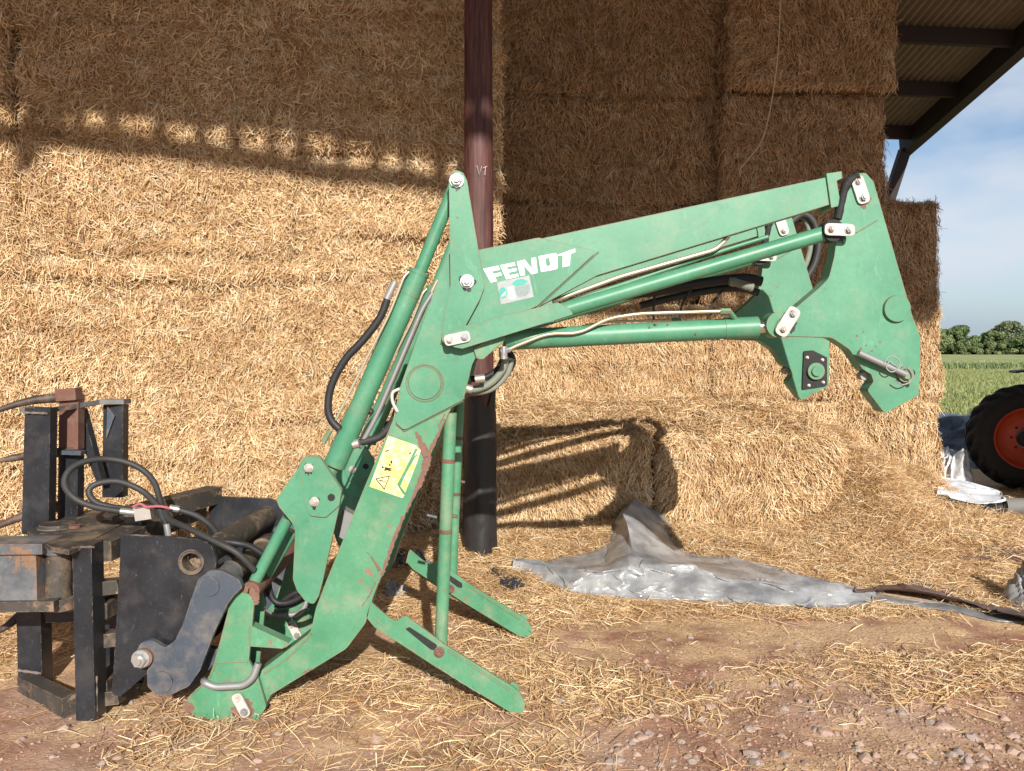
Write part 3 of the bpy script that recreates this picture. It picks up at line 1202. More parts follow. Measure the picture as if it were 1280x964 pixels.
def build_loader():
    base = Vector((-.55, D0 + .5, 0))
    L = thing('front_loader', 'green tractor front loader parked on its stands, hitch plates hanging at right', 'front loader', base)
    both = []

    def pt(name, bm, mat=m_green, bevel=.0, smooth=False, far=True, label=None, parent=None):
        o = part(name, bm, mat, parent or L, smooth=smooth, bevel=bevel, label=label)
        if far: both.append(o)
        return o

    # lower arm, box section, with its foot
    arm_pts = [(548, 350), (606, 395), (579, 484), (561, 516), (515, 621), (466, 747), (457, 779), (433, 811), (338, 869), (329, 888),
               (313, 904), (296, 905), (286, 890), (290, 872), (312, 857), (323, 841), (388, 791), (395, 760), (408, 726), (456, 608), (491, 526), (500, 484)]
    arm = pt('lower_arm', bm_plate(arm_pts, D0, .115, [2, 2, 3, 6, 8, 20, 20, 22, 6, 6, 8, 8, 6, 4, 4, 3, 16, 18, 10, 6, 3, 3]), m_greenlow, bevel=.006)
    # upper boom
    boom = pt('boom', bm_plate([(586, 336), (673, 299), (1036, 221), (1043, 254), (747, 344), (672, 384), (596, 406)], D0 - .001, .118, 2), bevel=.008)
    pt('end_flange', bm_plate([(1033, 217), (1052, 214), (1053, 223), (1046, 226), (1051, 257), (1039, 260)], D0 - .012, .14, 1), bevel=.004)
    # gusset over the elbow (carries the lettering)
    gus = [(559, 318), (600, 312), (673, 297), (747, 314), (671, 383), (640, 396), (602, 432), (590, 456), (579, 500), (505, 538), (494, 528), (500, 484), (549, 346)]
    pt('elbow_gusset', bm_plate(gus, D0 - .014, .013, [2, 2, 8, 5, 3, 10, 10, 6, 6, 6, 8, 4, 6]), bevel=.002)
    # round boss on the elbow
    c = P(531, 479, D0 - .014)
    bmr = bmesh.new()
    bm_cyl(c, c + Vector((0, -.006, 0)), .072, .069, 36, bmr)
    pt('cover_disc', bmr, bevel=.0015, smooth=True)
    bmr = bmesh.new()
    rr = [c + Vector((math.cos(a) * .079, -.001, math.sin(a) * .079)) for a in np.linspace(0, 6.2832, 33)]
    bm_tube(rr, .0035, 6, smoothpath=False, bm=bmr)
    pt('weld_ring', bmr, far=False)
    # weld seam along the gusset
    for q_ in (((495, 530), (505, 539), (579, 501)), ((671, 385), (748, 315))):
        pt('weld_seam', bm_tube([P(x, y, D0 - .003) for x, y in q_], .004, 6, smoothpath=False), far=False)
    # bell crank: two plates either side of the elbow
    bc = [(561, 224), (565, 216), (572, 213), (579, 216), (584, 226), (598, 312), (606, 358), (600, 374), (581, 409), (563, 433), (555, 431), (552, 424), (553, 412), (563, 356)]
    b1 = pt('bell_crank', bm_plate(bc, D0 - .050, .018, [3, 3, 3, 3, 3, 0, 8, 3, 0, 3, 3, 3, 3, 10]), bevel=.003)
    pt('bell_crank', bm_plate(bc, D0 + .145, .018, [3, 3, 3, 3, 3, 0, 8, 3, 0, 3, 3, 3, 3, 10]), bevel=.003)
    for bx, by, r_ in ((571, 226, .024), (584, 352, .024)):
        pt('bolt', bm_bolt(P(bx, by, D0 - .050), r_, h=.028), m_silver)
        ca = P(bx, by, D0 - .03)
        pt('pin', bm_cyl(ca, ca + Vector((0, .18, 0)), .022), m_galv, smooth=True)
    # flat link bar with the round link rod
    pt('link_bar', bm_plate([(562, 415), (574, 409), (697, 378), (710, 384), (717, 393), (578, 436), (566, 434)], D0 - .075, .016, [5, 4, 2, 2, 2, 5, 5]), bevel=.002)
    a, b = P(690, 392, D0 - .02), P(1034, 291, D0 - .02)
    pt('link_rod', bm_cyl(a, b, .0325, seg=24), smooth=True)
    e = P(1042, 288, D0 - .055)
    pt('rod_eye', bm_cyl(e, e + Vector((0, .07, 0)), .046, seg=24), m_dark, smooth=True)
    # retainer plates with two bolts
    def retainer(cx, cy, ln, wd, ang, d, far=True):
        ca, sa = math.cos(R(ang)), math.sin(R(ang))
        pts = [(cx + ca * u - sa * v, cy + sa * u + ca * v) for u, v in ((-ln / 2, -wd / 2), (ln / 2, -wd / 2), (ln / 2, wd / 2), (-ln / 2, wd / 2))]
        o = pt('retainer_plate', bm_plate(pts, d, .010, wd * .42), m_pinplate, bevel=.002, far=far)
        for s, rr_, mt in ((-.29, .012, m_pinplate), (.29, .014, m_galv)):
            k = part('bolt', bm_bolt(P(cx + ca * ln * s, cy + sa * ln * s, d), rr_, h=.016), mt, o)
    retainer(571.5, 423, 33, 14, -12, D0 - .086)
    retainer(1050, 287, 38, 15, 2, D0 - .075)
    retainer(985, 402, 40, 17, -58, D0 - .020)
    retainer(1076, 237, 36, 16, 72, D0 - .020)
    retainer(301, 882, 32, 13, 62, D0 - .060)
    # lift ram along the underside of the boom
    a, b = P(632, 425, D0 + .05), P(946, 409, D0 + .05)
    pt('ram_barrel', bm_cyl(a, b, .0445, seg=28), smooth=True)
    b2 = P(962, 408, D0 + .05)
    pt('ram_gland', bm_cyl(P(905, 411, D0 + .05), P(947, 409, D0 + .05), .0465, seg=28), smooth=True)
    pt('ram_rod', bm_cyl(b, b2, .026, seg=20), m_chrome, smooth=True)
    bmr = bmesh.new()
    cE = P(974, 406, D0 + .0)
    bm_cyl(cE, cE + Vector((0, .10, 0)), .055, seg=24, bm=bmr)
    bm_beam(b2 - Vector((.0, 0, 0)), P(975, 406, D0 + .05), .06, .06, bm=bmr)
    pt('ram_eye', bmr, m_greenlow, bevel=.003)
    pt('anchor_lug', bm_plate([(592, 436), (628, 413), (633, 424), (604, 449), (596, 449)], D0 - .03, .012, 4), m_greenlow, bevel=.002)
    # oil pipe on the lift ram
    dd = D0 - .012
    pt('oil_pipe', bm_bent([P(634, 438, dd), P(644, 433, dd), P(684, 417, dd), P(724, 417, dd), P(760, 398, dd), P(800, 392, dd), P(905, 389, dd)], .05, .0075), m_pipe, smooth=True)
    fa = P(908, 389, dd)
    bmr = bm_cyl(P(900, 389, dd), P(913, 389, dd), .013, seg=6)
    bm_cyl(P(911, 389, dd), P(918, 398, D0 + .03), .012, seg=10, bm=bmr)
    pt('pipe_fitting', bmr, m_greenlow)
    bmr = bm_cyl(P(630, 433, dd), P(630, 449, dd), .015, seg=10)
    bm_cyl(P(626, 440, dd), P(638, 437, dd), .012, seg=6, bm=bmr)
    pt('pipe_fitting', bmr, m_galv)
    # pipe tucked under the boom
    d2 = D0 + .045
    pt('oil_pipe', bm_bent([P(690, 377, d2), P(775, 346, d2), P(895, 312, d2), P(908, 299, d2), P(916, 285, d2)], .035, .010), m_pipe, smooth=True)
    pt('oil_pipe', bm_bent([P(690, 384, d2 + .03), P(780, 355, d2 + .03), P(905, 313, d2 + .03), P(960, 296, d2 + .03)], .035, .010), m_green, smooth=True)
    # crowd ram: from the bell crank down to the lever
    a, b, c3, d3 = P(571, 226, D0 + .055), P(524, 342, D0 + .055), P(418, 582, D0 + .055), P(393, 627, D0 + .055)
    pt('crowd_ram_rod', bm_cyl(a, b, .029, seg=20), m_green, smooth=True)
    b = P(524, 340, D0 + .055)
    pt('crowd_ram_barrel', bm_cyl(b, c3, .0455, seg=28), smooth=True)
    ax = (c3 - b).normalized()
    for s0, s1, r_ in ((.10, .112, .047), (-.004, .012, .047)):
        pt('ram_collar', bm_cyl(b + ax * s0, b + ax * s1, r_, seg=28), smooth=True)
    pt('ram_collar', bm_cyl(c3 - ax * .26, c3, .0485, seg=28), smooth=True)
    pt('ram_neck', bm_cyl(c3, d3, .028), m_greenlow, smooth=True)
    # thin pipe on its left and hose
    off = Vector((-.055, -.03, 0))
    pt('oil_pipe', bm_bent([P(511, 340, D0 + .01), P(505, 346, D0), P(487, 392, D0), P(424, 516, D0), P(410, 546, D0 + .01), P(407, 552, D0 + .01)], .04, .006), m_pipe, smooth=True)
    pt('pipe_fitting', bm_cyl(P(413, 538, D0 + .01), P(404, 553, D0 + .01), .012, seg=10), m_greenlow)
    pt('hose_coupling', bm_cyl(P(494, 352, D0 + .0), P(482, 377, D0 + .0), .015, seg=12), m_silver, smooth=True)
    hp = [(484, 374), (475, 397), (455, 424), (432, 449), (415, 480), (410, 508), (414, 525), (424, 536)]
    pt('hydraulic_hose', bm_tube([P(x, y, D0 + .0) for x, y in hp], .017, 12), m_rubber, smooth=True)
    # grey return pipe between ram and arm
    d4 = D0 + .10
    pt('return_pipe', bm_bent([P(541, 366, d4), P(528, 386, d4), P(500, 452, d4), P(470, 522, d4), P(449, 560, d4)], .06, .012), m_galv, smooth=True)
    pt('return_pipe', bm_bent([P(547, 350, d4 + .02), P(536, 372, d4 + .02), P(506, 442, d4 + .02), P(480, 505, d4 + .02)], .06, .010), m_pipe, smooth=True)
    pt('hose_bracket', bm_bent([P(500, 486, D0 - .012), P(490, 490, D0 - .012), P(490, 502, D0 - .012), P(497, 515, D0 - .012)], .02, .007), m_pinplate, smooth=True)
    pt('hydraulic_hose', bm_tube([P(x, y, D0 + .10) for x, y in ((500, 500), (492, 525), (476, 545), (455, 552), (440, 556))], .017, 10), m_rubberg, smooth=True)
    # tilt lever: two plates and a stiffener
    lv = [(345, 624), (373, 585), (376, 576), (384, 570), (400, 570), (428, 612), (424, 634), (403, 728), (398, 746), (392, 756), (381, 751), (371, 738), (366, 724), (369, 664), (366, 655), (349, 634)]
    pt('tilt_lever', bm_plate(lv, D0 - .035, .016, [7, 5, 5, 6, 8, 6, 6, 8, 3, 5, 8, 10, 10, 8, 8, 6]), bevel=.003)
    pt('tilt_lever', bm_plate(lv, D0 + .140, .016, [7, 5, 5, 6, 8, 6, 6, 8, 3, 5, 8, 10, 10, 8, 8, 6]), bevel=.003)
    pt('lever_boss', bm_plate([(376, 580), (385, 571), (400, 572), (427, 613), (424, 632), (407, 647), (387, 645), (380, 628)], D0 - .046, .012, [6, 8, 8, 6, 6, 6, 8, 6]), bevel=.003)
    for bx, by, r_ in ((386, 585, .016), (393, 627, .017)):
        pt('bolt', bm_bolt(P(bx, by, D0 - .046), r_, h=.02), m_zinc)
    ho = P(414, 622, D0 - .0475)
    pt('bore_shade', bm_cyl(ho, ho + Vector((0, .01, 0)), .016, seg=18), m_dark, smooth=True)  # dark disc for the shade in the hole, nothing is cut
    pt('lever_web', bm_beam(P(414, 640, D0 + .045), P(392, 742, D0 + .045), .13, .014, up=(1, 0, 0)), m_greenlow, bevel=.002)
    # push rods from lever to carrier
    pt('push_rod', bm_cyl(P(360, 648, D0 + .035), P(319, 726, D0 + .035), .0265, seg=20), m_green, smooth=True)
    pt('push_rod', bm_cyl(P(366, 664, D0 + .17), P(330, 724, D0 + .17), .026, seg=20), m_green, smooth=True)
    # implement carrier
    ca_ = [(226, 883), (261, 846), (268, 828), (288, 752), (284, 748), (275, 745), (273, 737), (280, 730), (297, 728), (312, 735), (318, 752), (311, 826), (322, 846), (333, 884), (322, 900), (302, 907), (246, 896)]
    pt('carrier_plate', bm_plate(ca_, D0 - .032, .016, [4, 6, 4, 3, 3, 5, 5, 5, 6, 6, 6, 6, 6, 8, 8, 8, 6]), m_greenlow, bevel=.003)
    ca2 = [(300, 756), (312, 735), (328, 742), (331, 760), (322, 852), (336, 885), (322, 900), (290, 880)]
    pt('carrier_plate', bm_plate(ca2, D0 + .135, .016, 4), m_greenlow, bevel=.003)
    cpin = P(282, 741, D0 - .032)
    pt('hook_pin', bm_cyl(cpin, cpin + Vector((0, -.022, 0)), .028, .026, 20), m_green, smooth=True)
    pt('web_bracket', bm_plate([(311, 781), (361, 804), (353, 811), (310, 808)], D0 - .03, .055, 1), m_greenlow, bevel=.002)
    pt('locking_handle', bm_bent([P(255, 851, D0 - .032), P(255, 853, D0 - .065), P(268, 859, D0 - .068), P(304, 857, D0 - .068), P(316, 848, D0 - .065), P(323, 829, D0 - .055)], .04, .0155, 12), m_galv, smooth=True)
    cb = P(316, 737, D0 - .004)
    # arm foot ring
    cf = P(309, 886, D0 - .01)
    pt('foot_ring', bm_cyl(cf, cf + Vector((0, .13, 0)), .068, seg=28), m_greenlow, bevel=.004, smooth=True)
    # hitch plates (tractor side)
    hk = [(1064, 224), (1072, 217), (1082, 216), (1092, 227), (1140, 393), (1151, 422), (1149, 494), (1106, 517), (1084, 488), (1092, 477), (1089, 468), (1078, 461), (1062, 437), (1040, 422),
          (976, 420), (968, 411), (973, 400), (991, 388), (1024, 360), (1036, 348), (1043, 320), (1046, 296), (1050, 272)]
    rd = [4, 5, 5, 6, 0, 4, 4, 4, 5, 4, 3, 5, 16, 18, 4, 5, 5, 3, 12, 20, 20, 4, 2]
    hitch = pt('hitch_plate', bm_plate(hk, D0 - .008, .085, rd), bevel=.003)
    cdisc = P(1120, 386, D0 - .008)
    pt('cover_disc', bm_cyl(cdisc, cdisc + Vector((0, -.016, 0)), .058, .056, 36), bevel=.002, smooth=True)
    pt('weld_seam', bm_tube([P(1070, 291, D0 - .009), P(1097, 275, D0 - .009)], .003, 6, smoothpath=False), m_greenlow)
    # near side only: spring latch
    bmr = bmesh.new()
    bm_tube([P(1073, 441, D0 - .05), P(1132, 468, D0 - .035)], .0135, 12, smoothpath=False, bm=bmr)
    pt('latch_rod', bmr, m_galv, far=False, smooth=True)
    cl = P(1131, 468, D0 - .008)
    bmr = bm_cyl(cl, cl + Vector((0, -.012, 0)), .034, seg=24)
    bm_cyl(cl + Vector((0, -.012, 0)), cl + Vector((0, -.03, 0)), .026, .02, seg=20, bm=bmr)
    pt('latch_boss', bmr, m_greenlow, far=False, bevel=.002)
    bmr = bmesh.new()
    bm_tube([P(x, y, D0 - .055) for x, y in ((1105, 455), (1110, 446), (1118, 446), (1125, 452), (1121, 458), (1112, 452), (1108, 460), (1116, 465), (1128, 455))], .0028, 6, bm=bmr)
    bm_tube([P(x, y, D0 - .045) for x, y in ((1119, 476), (1128, 481), (1138, 477), (1140, 468), (1134, 459))], .0028, 6, bm=bmr)
    pt('spring_wire', bmr, m_galv, far=False)
    # near boss inside the hook
    ch = P(1081, 470, D0 + .03)
    pt('hook_roller', bm_cyl(ch, ch + Vector((0, .045, 0)), .018), m_galv, smooth=True)
    # taped hose bundle over the boom end
    pt('tape_wrap', bm_tube([P(x, y, D0 - .005) for x, y in ((1072, 221), (1062, 226), (1056, 236), (1052, 252), (1047, 274))], .021, 14, n=8, taper=lambda s: 1.05 + .30 * mnoise.noise(Vector((s * 9, 1.3, 0))) - .3 * s), m_dark, smooth=True)
    pt('hose_end', bm_tube([P(x, y, D0 + .02) for x, y in ((1066, 222), (1058, 232), (1052, 246), (1048, 262))], .016, 12, n=8, taper=lambda s: 1 + .4 * mnoise.noise(Vector((s * 11, 7.3, 0)))), m_dark, smooth=True)
    # parking stand: foot channel and strut
    ft = [(463, 752), (480, 767), (494, 777), (507, 769), (520, 779), (556, 806), (640, 858), (650, 866), (657, 880), (654, 891), (637, 890), (548, 836), (468, 784), (458, 772)]
    pt('stand_foot', bm_plate(ft, D0 + .0, .012, [2, 6, 6, 5, 3, 2, 2, 3, 5, 5, 6, 4, 3, 3]), m_greenlow, bevel=.002)
    pt('stand_foot', bm_plate(ft, D0 + .085, .012, [2, 6, 6, 5, 3, 2, 2, 3, 5, 5, 6, 4, 3, 3]), m_greenlow, bevel=.002)
    pt('foot_sole', bm_beam(P(552, 822, D0 + .049), P(644, 880, D0 + .049), .072, .012), m_greenlow, bevel=.001)
    pt('foot_sole', bm_beam(P(470, 773, D0 + .049), P(500, 790, D0 + .049), .072, .03), m_greenlow, bevel=.001)
    pt('foot_slot_shade', bm_plate([(506, 786), (512, 784), (546, 806), (546, 814), (538, 812)], D0 - .0012, .002, 2), m_dark)  # dark plate on the face stands in for the shade inside the slot
    pt('foot_flange', bm_beam(P(560, 812, D0 + .005), P(638, 862, D0 + .005), .022, .008), m_greenlow, bevel=.001)
    pt('foot_lug', bm_plate([(634, 858), (640, 852), (648, 856), (650, 866), (643, 868)], D0 + .02, .012, 2), m_greenlow, bevel=.001)
    cc = P(645, 871, D0 - .004)
    pt('foot_eye', bm_cyl(cc, cc + Vector((0, .10, 0)), .016), m_greenlow, smooth=True)
    pt('stand_strut', bm_cyl(P(563, 516, D0 + .05), P(551, 806, D0 + .05), .0285, seg=20), m_greenlow, smooth=True)
    for yy in (664, 576):
        xs_ = 563 - 12 * (yy - 516) / 290
        pt('strut_band', bm_cyl(P(xs_, yy - 2.5, D0 + .05), P(xs_ - .2, yy + 2.5, D0 + .05), .0300, seg=20), m_rust, smooth=True)
    cs = P(549, 815, D0 - .004)
    pt('pivot_bolt', bm_bolt(cs, .019, h=.02), m_rust)
    pt('pivot_lug', bm_plate([(540, 800), (558, 800), (560, 820), (546, 827), (538, 818)], D0 + .03, .04, 4), m_greenlow, bevel=.002)
    pt('side_pin', bm_cyl(P(566, 645, D0 + .05), P(572, 646, D0 + .05), .008, seg=10), m_rust, smooth=True)
    pt('side_pin', bm_cyl(P(546, 647, D0 + .05), P(534, 644, D0 + .05), .008, seg=10), m_bluegrey, smooth=True)

    # the far side: copies of every part
    for o in both:
        dup(o, FAR + Vector((.075 if o.name.startswith('stand_foot') or o.name.startswith('foot_') else 0, 0, 0)), L)
    # far hitch plate carries a black bracket with a round coupling
    fd = D0 + FAR.y - .009
    fb = part('coupling_bracket', bm_plate([(1005, 439), (1016, 438), (1034, 447), (1034, 482), (1003, 487)], fd - .012, .013, 2), m_dark, L, bevel=.002)
    cc = P(1019, 464, fd - .012)
    bmr = bm_cyl(cc, cc + Vector((0, -.018, 0)), .046, seg=28)
    part('coupling_ring', bmr, m_greenlow, fb, smooth=True, bevel=.003)
    cc2 = cc + Vector((0, -.019, 0))
    part('coupling_socket', bm_cyl(cc2, cc2 + Vector((0, -.012, 0)), .027, seg=20), m_green, fb, smooth=True, bevel=.002)
    for bx, by in ((1009, 447), (1028, 450), (1011, 482), (1029, 478)):
        part('bolt', bm_bolt(P(bx, by, fd - .012), .007, h=.01), m_zinc, fb)

    # cross members between the two arms
    def cross(nm, x, y, r, mat, y0=.02, y1=.0, dep=D0):
        a_ = P(x, y, dep + y0)
        part(nm, bm_cyl(a_, a_ + Vector((FAR.x, FAR.y + y1 - y0, 0)), r, seg=24), mat, L, smooth=True)
    cross('cross_tube', 313, 739, .040, m_rust, -.01, .16)
    cross('cross_tube', 420, 742, .05, m_green, .12, .0)
    cross('cross_tube', 548, 497, .045, m_green, .12, .0)
    # hoses gathered at the elbow and between the hitch plates
    for k, (pts, r_, mt) in enumerate([
        ([(632, 446), (628, 463), (612, 480), (592, 487), (577, 484)], .016, m_palehose),
        ([(640, 448), (634, 467), (617, 485), (595, 491), (574, 488)], .013, m_palehose),
        ([(636, 440), (640, 455), (622, 476), (600, 478)], .017, m_rubber),
        ([(630, 446), (622, 462), (606, 472), (588, 474)], .015, m_rubber)]):
        part('hydraulic_hose', bm_tube([P(x, y, D0 + .10 + .03 * k) for x, y in pts], r_, 10), mt, L, smooth=True)
    fy = D0 + .55
    for k, (pts, r_, mt) in enumerate([
        ([(960, 300), (986, 280), (1004, 268), (1018, 280), (1023, 308), (1014, 338), (992, 362), (960, 380)], .019, m_rubberg),
        ([(955, 300), (980, 276), (996, 269), (1008, 278), (1013, 305), (1005, 335), (985, 356), (955, 370)], .016, m_palehose),
        ([(960, 305), (985, 284), (1001, 274), (1012, 284), (1017, 312), (1008, 342), (985, 364), (955, 378)], .014, m_rubber),
        ([(760, 372), (830, 362), (890, 352), (930, 348), (952, 352)], .026, m_rubber),
        ([(800, 382), (870, 366), (920, 360), (948, 366)], .020, m_rubber)]):
        part('hydraulic_hose', bm_tube([P(x, y, (D0 + 1.10 if k < 3 else fy) + .03 * k) for x, y in pts], r_, 12, n=10), mt, L, smooth=True)
    part('hose_clamp', bm_tube([P(x, y, fy) for x, y in ((912, 352), (922, 354), (934, 358), (941, 360))], .024, 10, taper=lambda s: .8 + .5 * abs(mnoise.noise(Vector((s * 8, 3.3, 0))))), m_palehose, L, smooth=True)
    for pts in ([(905, 362), (893, 375), (884, 395)], [(865, 360), (853, 380), (850, 400)], [(818, 370), (817, 385), (817, 400)]):
        part('drain_line', bm_tube([P(x, y, fy) for x, y in pts], .006, 8), m_rubber, L, smooth=True)
    # hoses and bits between the lower arms
    for k, pts in enumerate([[(336, 690), (336, 730), (344, 752), (365, 752), (392, 735)], [(330, 720), (338, 745), (355, 758), (380, 748), (400, 728)], [(345, 760), (362, 745), (382, 736), (400, 726)]]):
        part('hydraulic_hose', bm_tube([P(x, y, D0 + .24 + .05 * k) for x, y in pts], .014, 10), m_rubber, L, smooth=True)
    part('valve_block', bm_beam(P(424, 668, D0 + .25), P(440, 640, D0 + .25), .07, .08), m_galv, L, bevel=.006)

    # weld beads along the built-up sections, grease and rust stains round the pins
    def bead(pts, dep, r=.0045):
        part('weld_bead', bm_tube([P(x, y, dep) for x, y in pts], r, 8, n=10, taper=lambda s: 1 + .3 * math.sin(s * 90)), m_greenlow, L, smooth=True)
    bead([(1034, 222), (1039, 240), (1041, 255)], D0 - .006)
    bead([(560, 390), (551, 430)], D0 - .016, .0035)
    bead([(592, 434), (588, 458), (579, 499)], D0 - .008)
    bead([(270, 828), (262, 846), (240, 868)], D0 - .0325, .004)
    bead([(268, 828), (310, 827)], D0 - .0325, .004)
    bead([(312, 783), (311, 807)], D0 - .032, .004)
    bead([(547, 833), (566, 846), (600, 867)], D0 - .001, .004)
    bead([(466, 771), (480, 783)], D0 - .001, .004)
    bead([(330, 842), (360, 822), (390, 792)], D0 - .001, .004)
    m_grease = plain_mat('dark grease', (.022, .020, .016), .35, 0, .5, 50, .4)
    def stain(cx, cy, r, dep, mat, drop=0, seed=0):
        rs = random.Random(seed)
        n = 26
        pts = []
        for i in range(n):
            a = 2 * math.pi * i / n
            q = r * (1 + rs.uniform(-.28, .28))
            y = math.sin(a) * q
            pts.append((cx + math.cos(a) * q * (.8 if y > 0 and drop else 1), cy + y * (1 + drop if y > 0 else 1)))
        bm = bmesh.new()
        bm.faces.new([bm.verts.new(P(x, y, dep)) for x, y in pts])
        part('stain', bm, mat, L)
    stain(571, 227, 9.5, D0 - .0506, m_grease, .15, 1)
    stain(584, 353, 9.5, D0 - .0506, m_grease, .2, 2)
    stain(386, 586, 6.5, D0 - .0466, m_grease, .25, 3)
    stain(393, 628, 6.5, D0 - .0466, m_grease, .25, 4)
    stain(985, 404, 11, D0 - .0086, m_grease, .1, 5)
    stain(1080, 249, 8, D0 - .0086, m_rustpatch, .5, 6)
    stain(1072, 226, 8, D0 - .0088, m_grease, 0, 7)
    stain(1052, 291, 9, D0 - .0086, m_grease, .3, 8)
    stain(304, 889, 15, D0 - .0326, m_rustpatch, 0, 9)
    stain(1131, 470, 11, D0 - .0086, m_grease, .2, 10)
    stain(236, 884, 7, D0 - .0326, m_rustpatch, 0, 11)
    for k, (cx, cy, r) in enumerate(((1076, 436, 1.6), (1083, 432, 1.2), (1090, 439, 1.3), (1078, 443, 1.0), (1100, 428, 1.1), (1095, 433, .9), (1086, 446, .8), (1071, 420, 1.5), (1079, 415, 1.2))):
        stain(cx, cy, r, D0 - .0084, m_rustpatch, 0, 20 + k)
    for k, (cx, cy, r) in enumerate(((820, 404, 2), (812, 409, 1.4), (835, 405, 1.2), (870, 417, 1.5))):
        stain(cx, cy, r, D0 + .0042, m_rustpatch, 0, 40 + k)
    # crimped hose ends
    for a_, b_, r_ in (((423, 533), (428, 542), .020), ((441, 556), (449, 554), .020), ((590, 487), (580, 485), .019), ((606, 473), (594, 474), .018)):
        part('hose_ferrule', bm_cyl(P(*a_, D0 + .04), P(*b_, D0 + .04), r_, seg=14), m_zinc, L, smooth=True)

    # lettering on the near gusset
    def zt(x, y):
        return 590 + x / 8.533, 300 + y / 8.533
    letters = [
        [(118, 308), (278, 274), (302, 318), (216, 336), (229, 363), (306, 346), (320, 378), (244, 396), (268, 440), (200, 456)],
        [(298, 270), (455, 238), (462, 275), (372, 293), (380, 318), (470, 299), (477, 331), (392, 350), (400, 378), (490, 359), (497, 392), (365, 422)],
        [(478, 232), (560, 210), (640, 305), (632, 195), (682, 185), (700, 352), (635, 369), (553, 275), (566, 376), (515, 386)],
        [(920, 155), (1100, 92), (1101, 130), (1051, 150), (1042, 276), (965, 293), (968, 166), (920, 172)],
    ]
    bml = bmesh.new()
    for lt in letters:
        bm_plate([zt(*q) for q in lt], D0 - .0165, .0024, bm=bml)
    # D: ring of quads
    outer = [(708, 175), (800, 157), (880, 140), (900, 146), (912, 165), (915, 290), (908, 306), (885, 317), (800, 333), (735, 341)]
    inner = [(780, 200), (800, 196), (815, 192), (822, 192), (826, 196), (834, 265), (833, 270), (828, 274), (810, 279), (795, 283)]
    ov = [[bml.verts.new(P(*zt(*q), D0 - .0165) + Vector((0, dy, 0))) for q in outer] for dy in (0, .0024)]
    iv = [[bml.verts.new(P(*zt(*q), D0 - .0165) + Vector((0, dy, 0))) for q in inner] for dy in (0, .0024)]
    for i in range(10):
        j = (i + 1) % 10
        bml.faces.new((ov[0][i], ov[0][j], iv[0][j], iv[0][i]))
        bml.faces.new((ov[0][j], ov[0][i], ov[1][i], ov[1][j]))
        bml.faces.new((iv[0][i], iv[0][j], iv[1][j], iv[1][i]))
    part('lettering', bml, m_white, L, label='white FENDT lettering on the boom gusset')
    # dealer sticker
    m_stk = plain_mat('worn silver sticker', (.30, .32, .32), .45, .2, .3, 40, .05)
    st = part('sticker', bm_plate([zt(*q) for q in ((265, 452), (610, 378), (660, 610), (310, 690))], D0 - .0155, .0014), m_stk, L)
    m_teal = plain_mat('teal print', (.05, .36, .29), .5, 0, .2, 60, .02)
    m_gp = plain_mat('grey print', (.22, .27, .27), .5, 0, .5, 160, .02)
    m_lp = plain_mat('pale print', (.40, .43, .44), .5, 0, .3, 90, .02)
    bms = bmesh.new()
    bm_plate([zt(330 + 42 * math.cos(t), 565 + 62 * math.sin(t)) for t in np.linspace(0, 6.28, 20)[:-1]], D0 - .0161, .0006, bm=bms)
    bm_plate([zt(*q) for q in ((420, 470), (470, 425), (540, 415), (600, 440), (560, 475), (470, 495))], D0 - .0161, .0006, bm=bms)
    part('print', bms, m_teal, st)
    part('print', bm_plate([zt(*q) for q in ((455, 505), (610, 470), (625, 530), (590, 590), (500, 610), (475, 580))], D0 - .0160, .0005), m_gp, st)
    part('print', bm_plate([zt(*q) for q in ((378, 505), (440, 490), (478, 620), (480, 640), (385, 640))], D0 - .0160, .0005), m_lp, st)
    bms = bmesh.new()
    bm_plate([zt(*q) for q in ((308, 600), (355, 545), (362, 552), (358, 600), (348, 590), (316, 615))], D0 - .0168, .0004, bm=bms)
    part('print', bms, m_lp, st)

    # yellow warning label on the lower arm
    def zy(x, y):
        return 440 + x / 8.033, 520 + y / 8.033
    MY = NT('faded yellow label')
    w = MY.wpos()
    MY.set(MY.mix(MY.ramp(MY.noise(w, 30, 5, .7), [(.45, 0.0), (.6, 1.0)]), (.72, .60, .16), (.80, .74, .46)), .5)
    lb = part('warning_label', bm_plate([zy(*q) for q in ((365, 200), (640, 295), (690, 345), (660, 450), (590, 630), (545, 740), (528, 800), (505, 825), (175, 710))], D0 - .0016, .0012), MY.m, L, label='faded yellow warning label with black symbols')
    bmk = bmesh.new()
    tri = [(232, 630), (382, 597), (325, 745)]
    c_ = Vector((sum(p[0] for p in tri) / 3, sum(p[1] for p in tri) / 3))
    tin = [tuple(Vector(p) * .80 + c_ * .20) for p in tri]
    for i in range(3):
        j = (i + 1) % 3
        bm_plate([zy(*tri[i]), zy(*tri[j]), zy(*tin[j]), zy(*tin[i])], D0 - .0021, .0005, bm=bmk)
    bm_plate([zy(*q) for q in ((272, 640), (318, 652), (318, 662), (274, 652))], D0 - .0021, .0005, bm=bmk)
    bm_plate([zy(*q) for q in ((325, 655), (336, 657), (335, 667), (324, 665))], D0 - .0021, .0005, bm=bmk)
    for cx, cy, rx, ry in ((308, 515, 12, 10), (396, 460, 11, 12), (380, 492, 9, 12)):
        bm_plate([zy(cx + rx * math.cos(t), cy + ry * math.sin(t)) for t in np.linspace(0, 6.28, 12)[:-1]], D0 - .0021, .0005, bm=bmk)
    bm_plate([zy(*q) for q in ((322, 512), (398, 528), (404, 536), (380, 538), (400, 552), (394, 558), (350, 545), (330, 552), (318, 545), (332, 532))], D0 - .0021, .0005, bm=bmk)
    bm_plate([zy(*q) for q in ((388, 468), (404, 470), (400, 480), (386, 478))], D0 - .0021, .0005, bm=bmk)
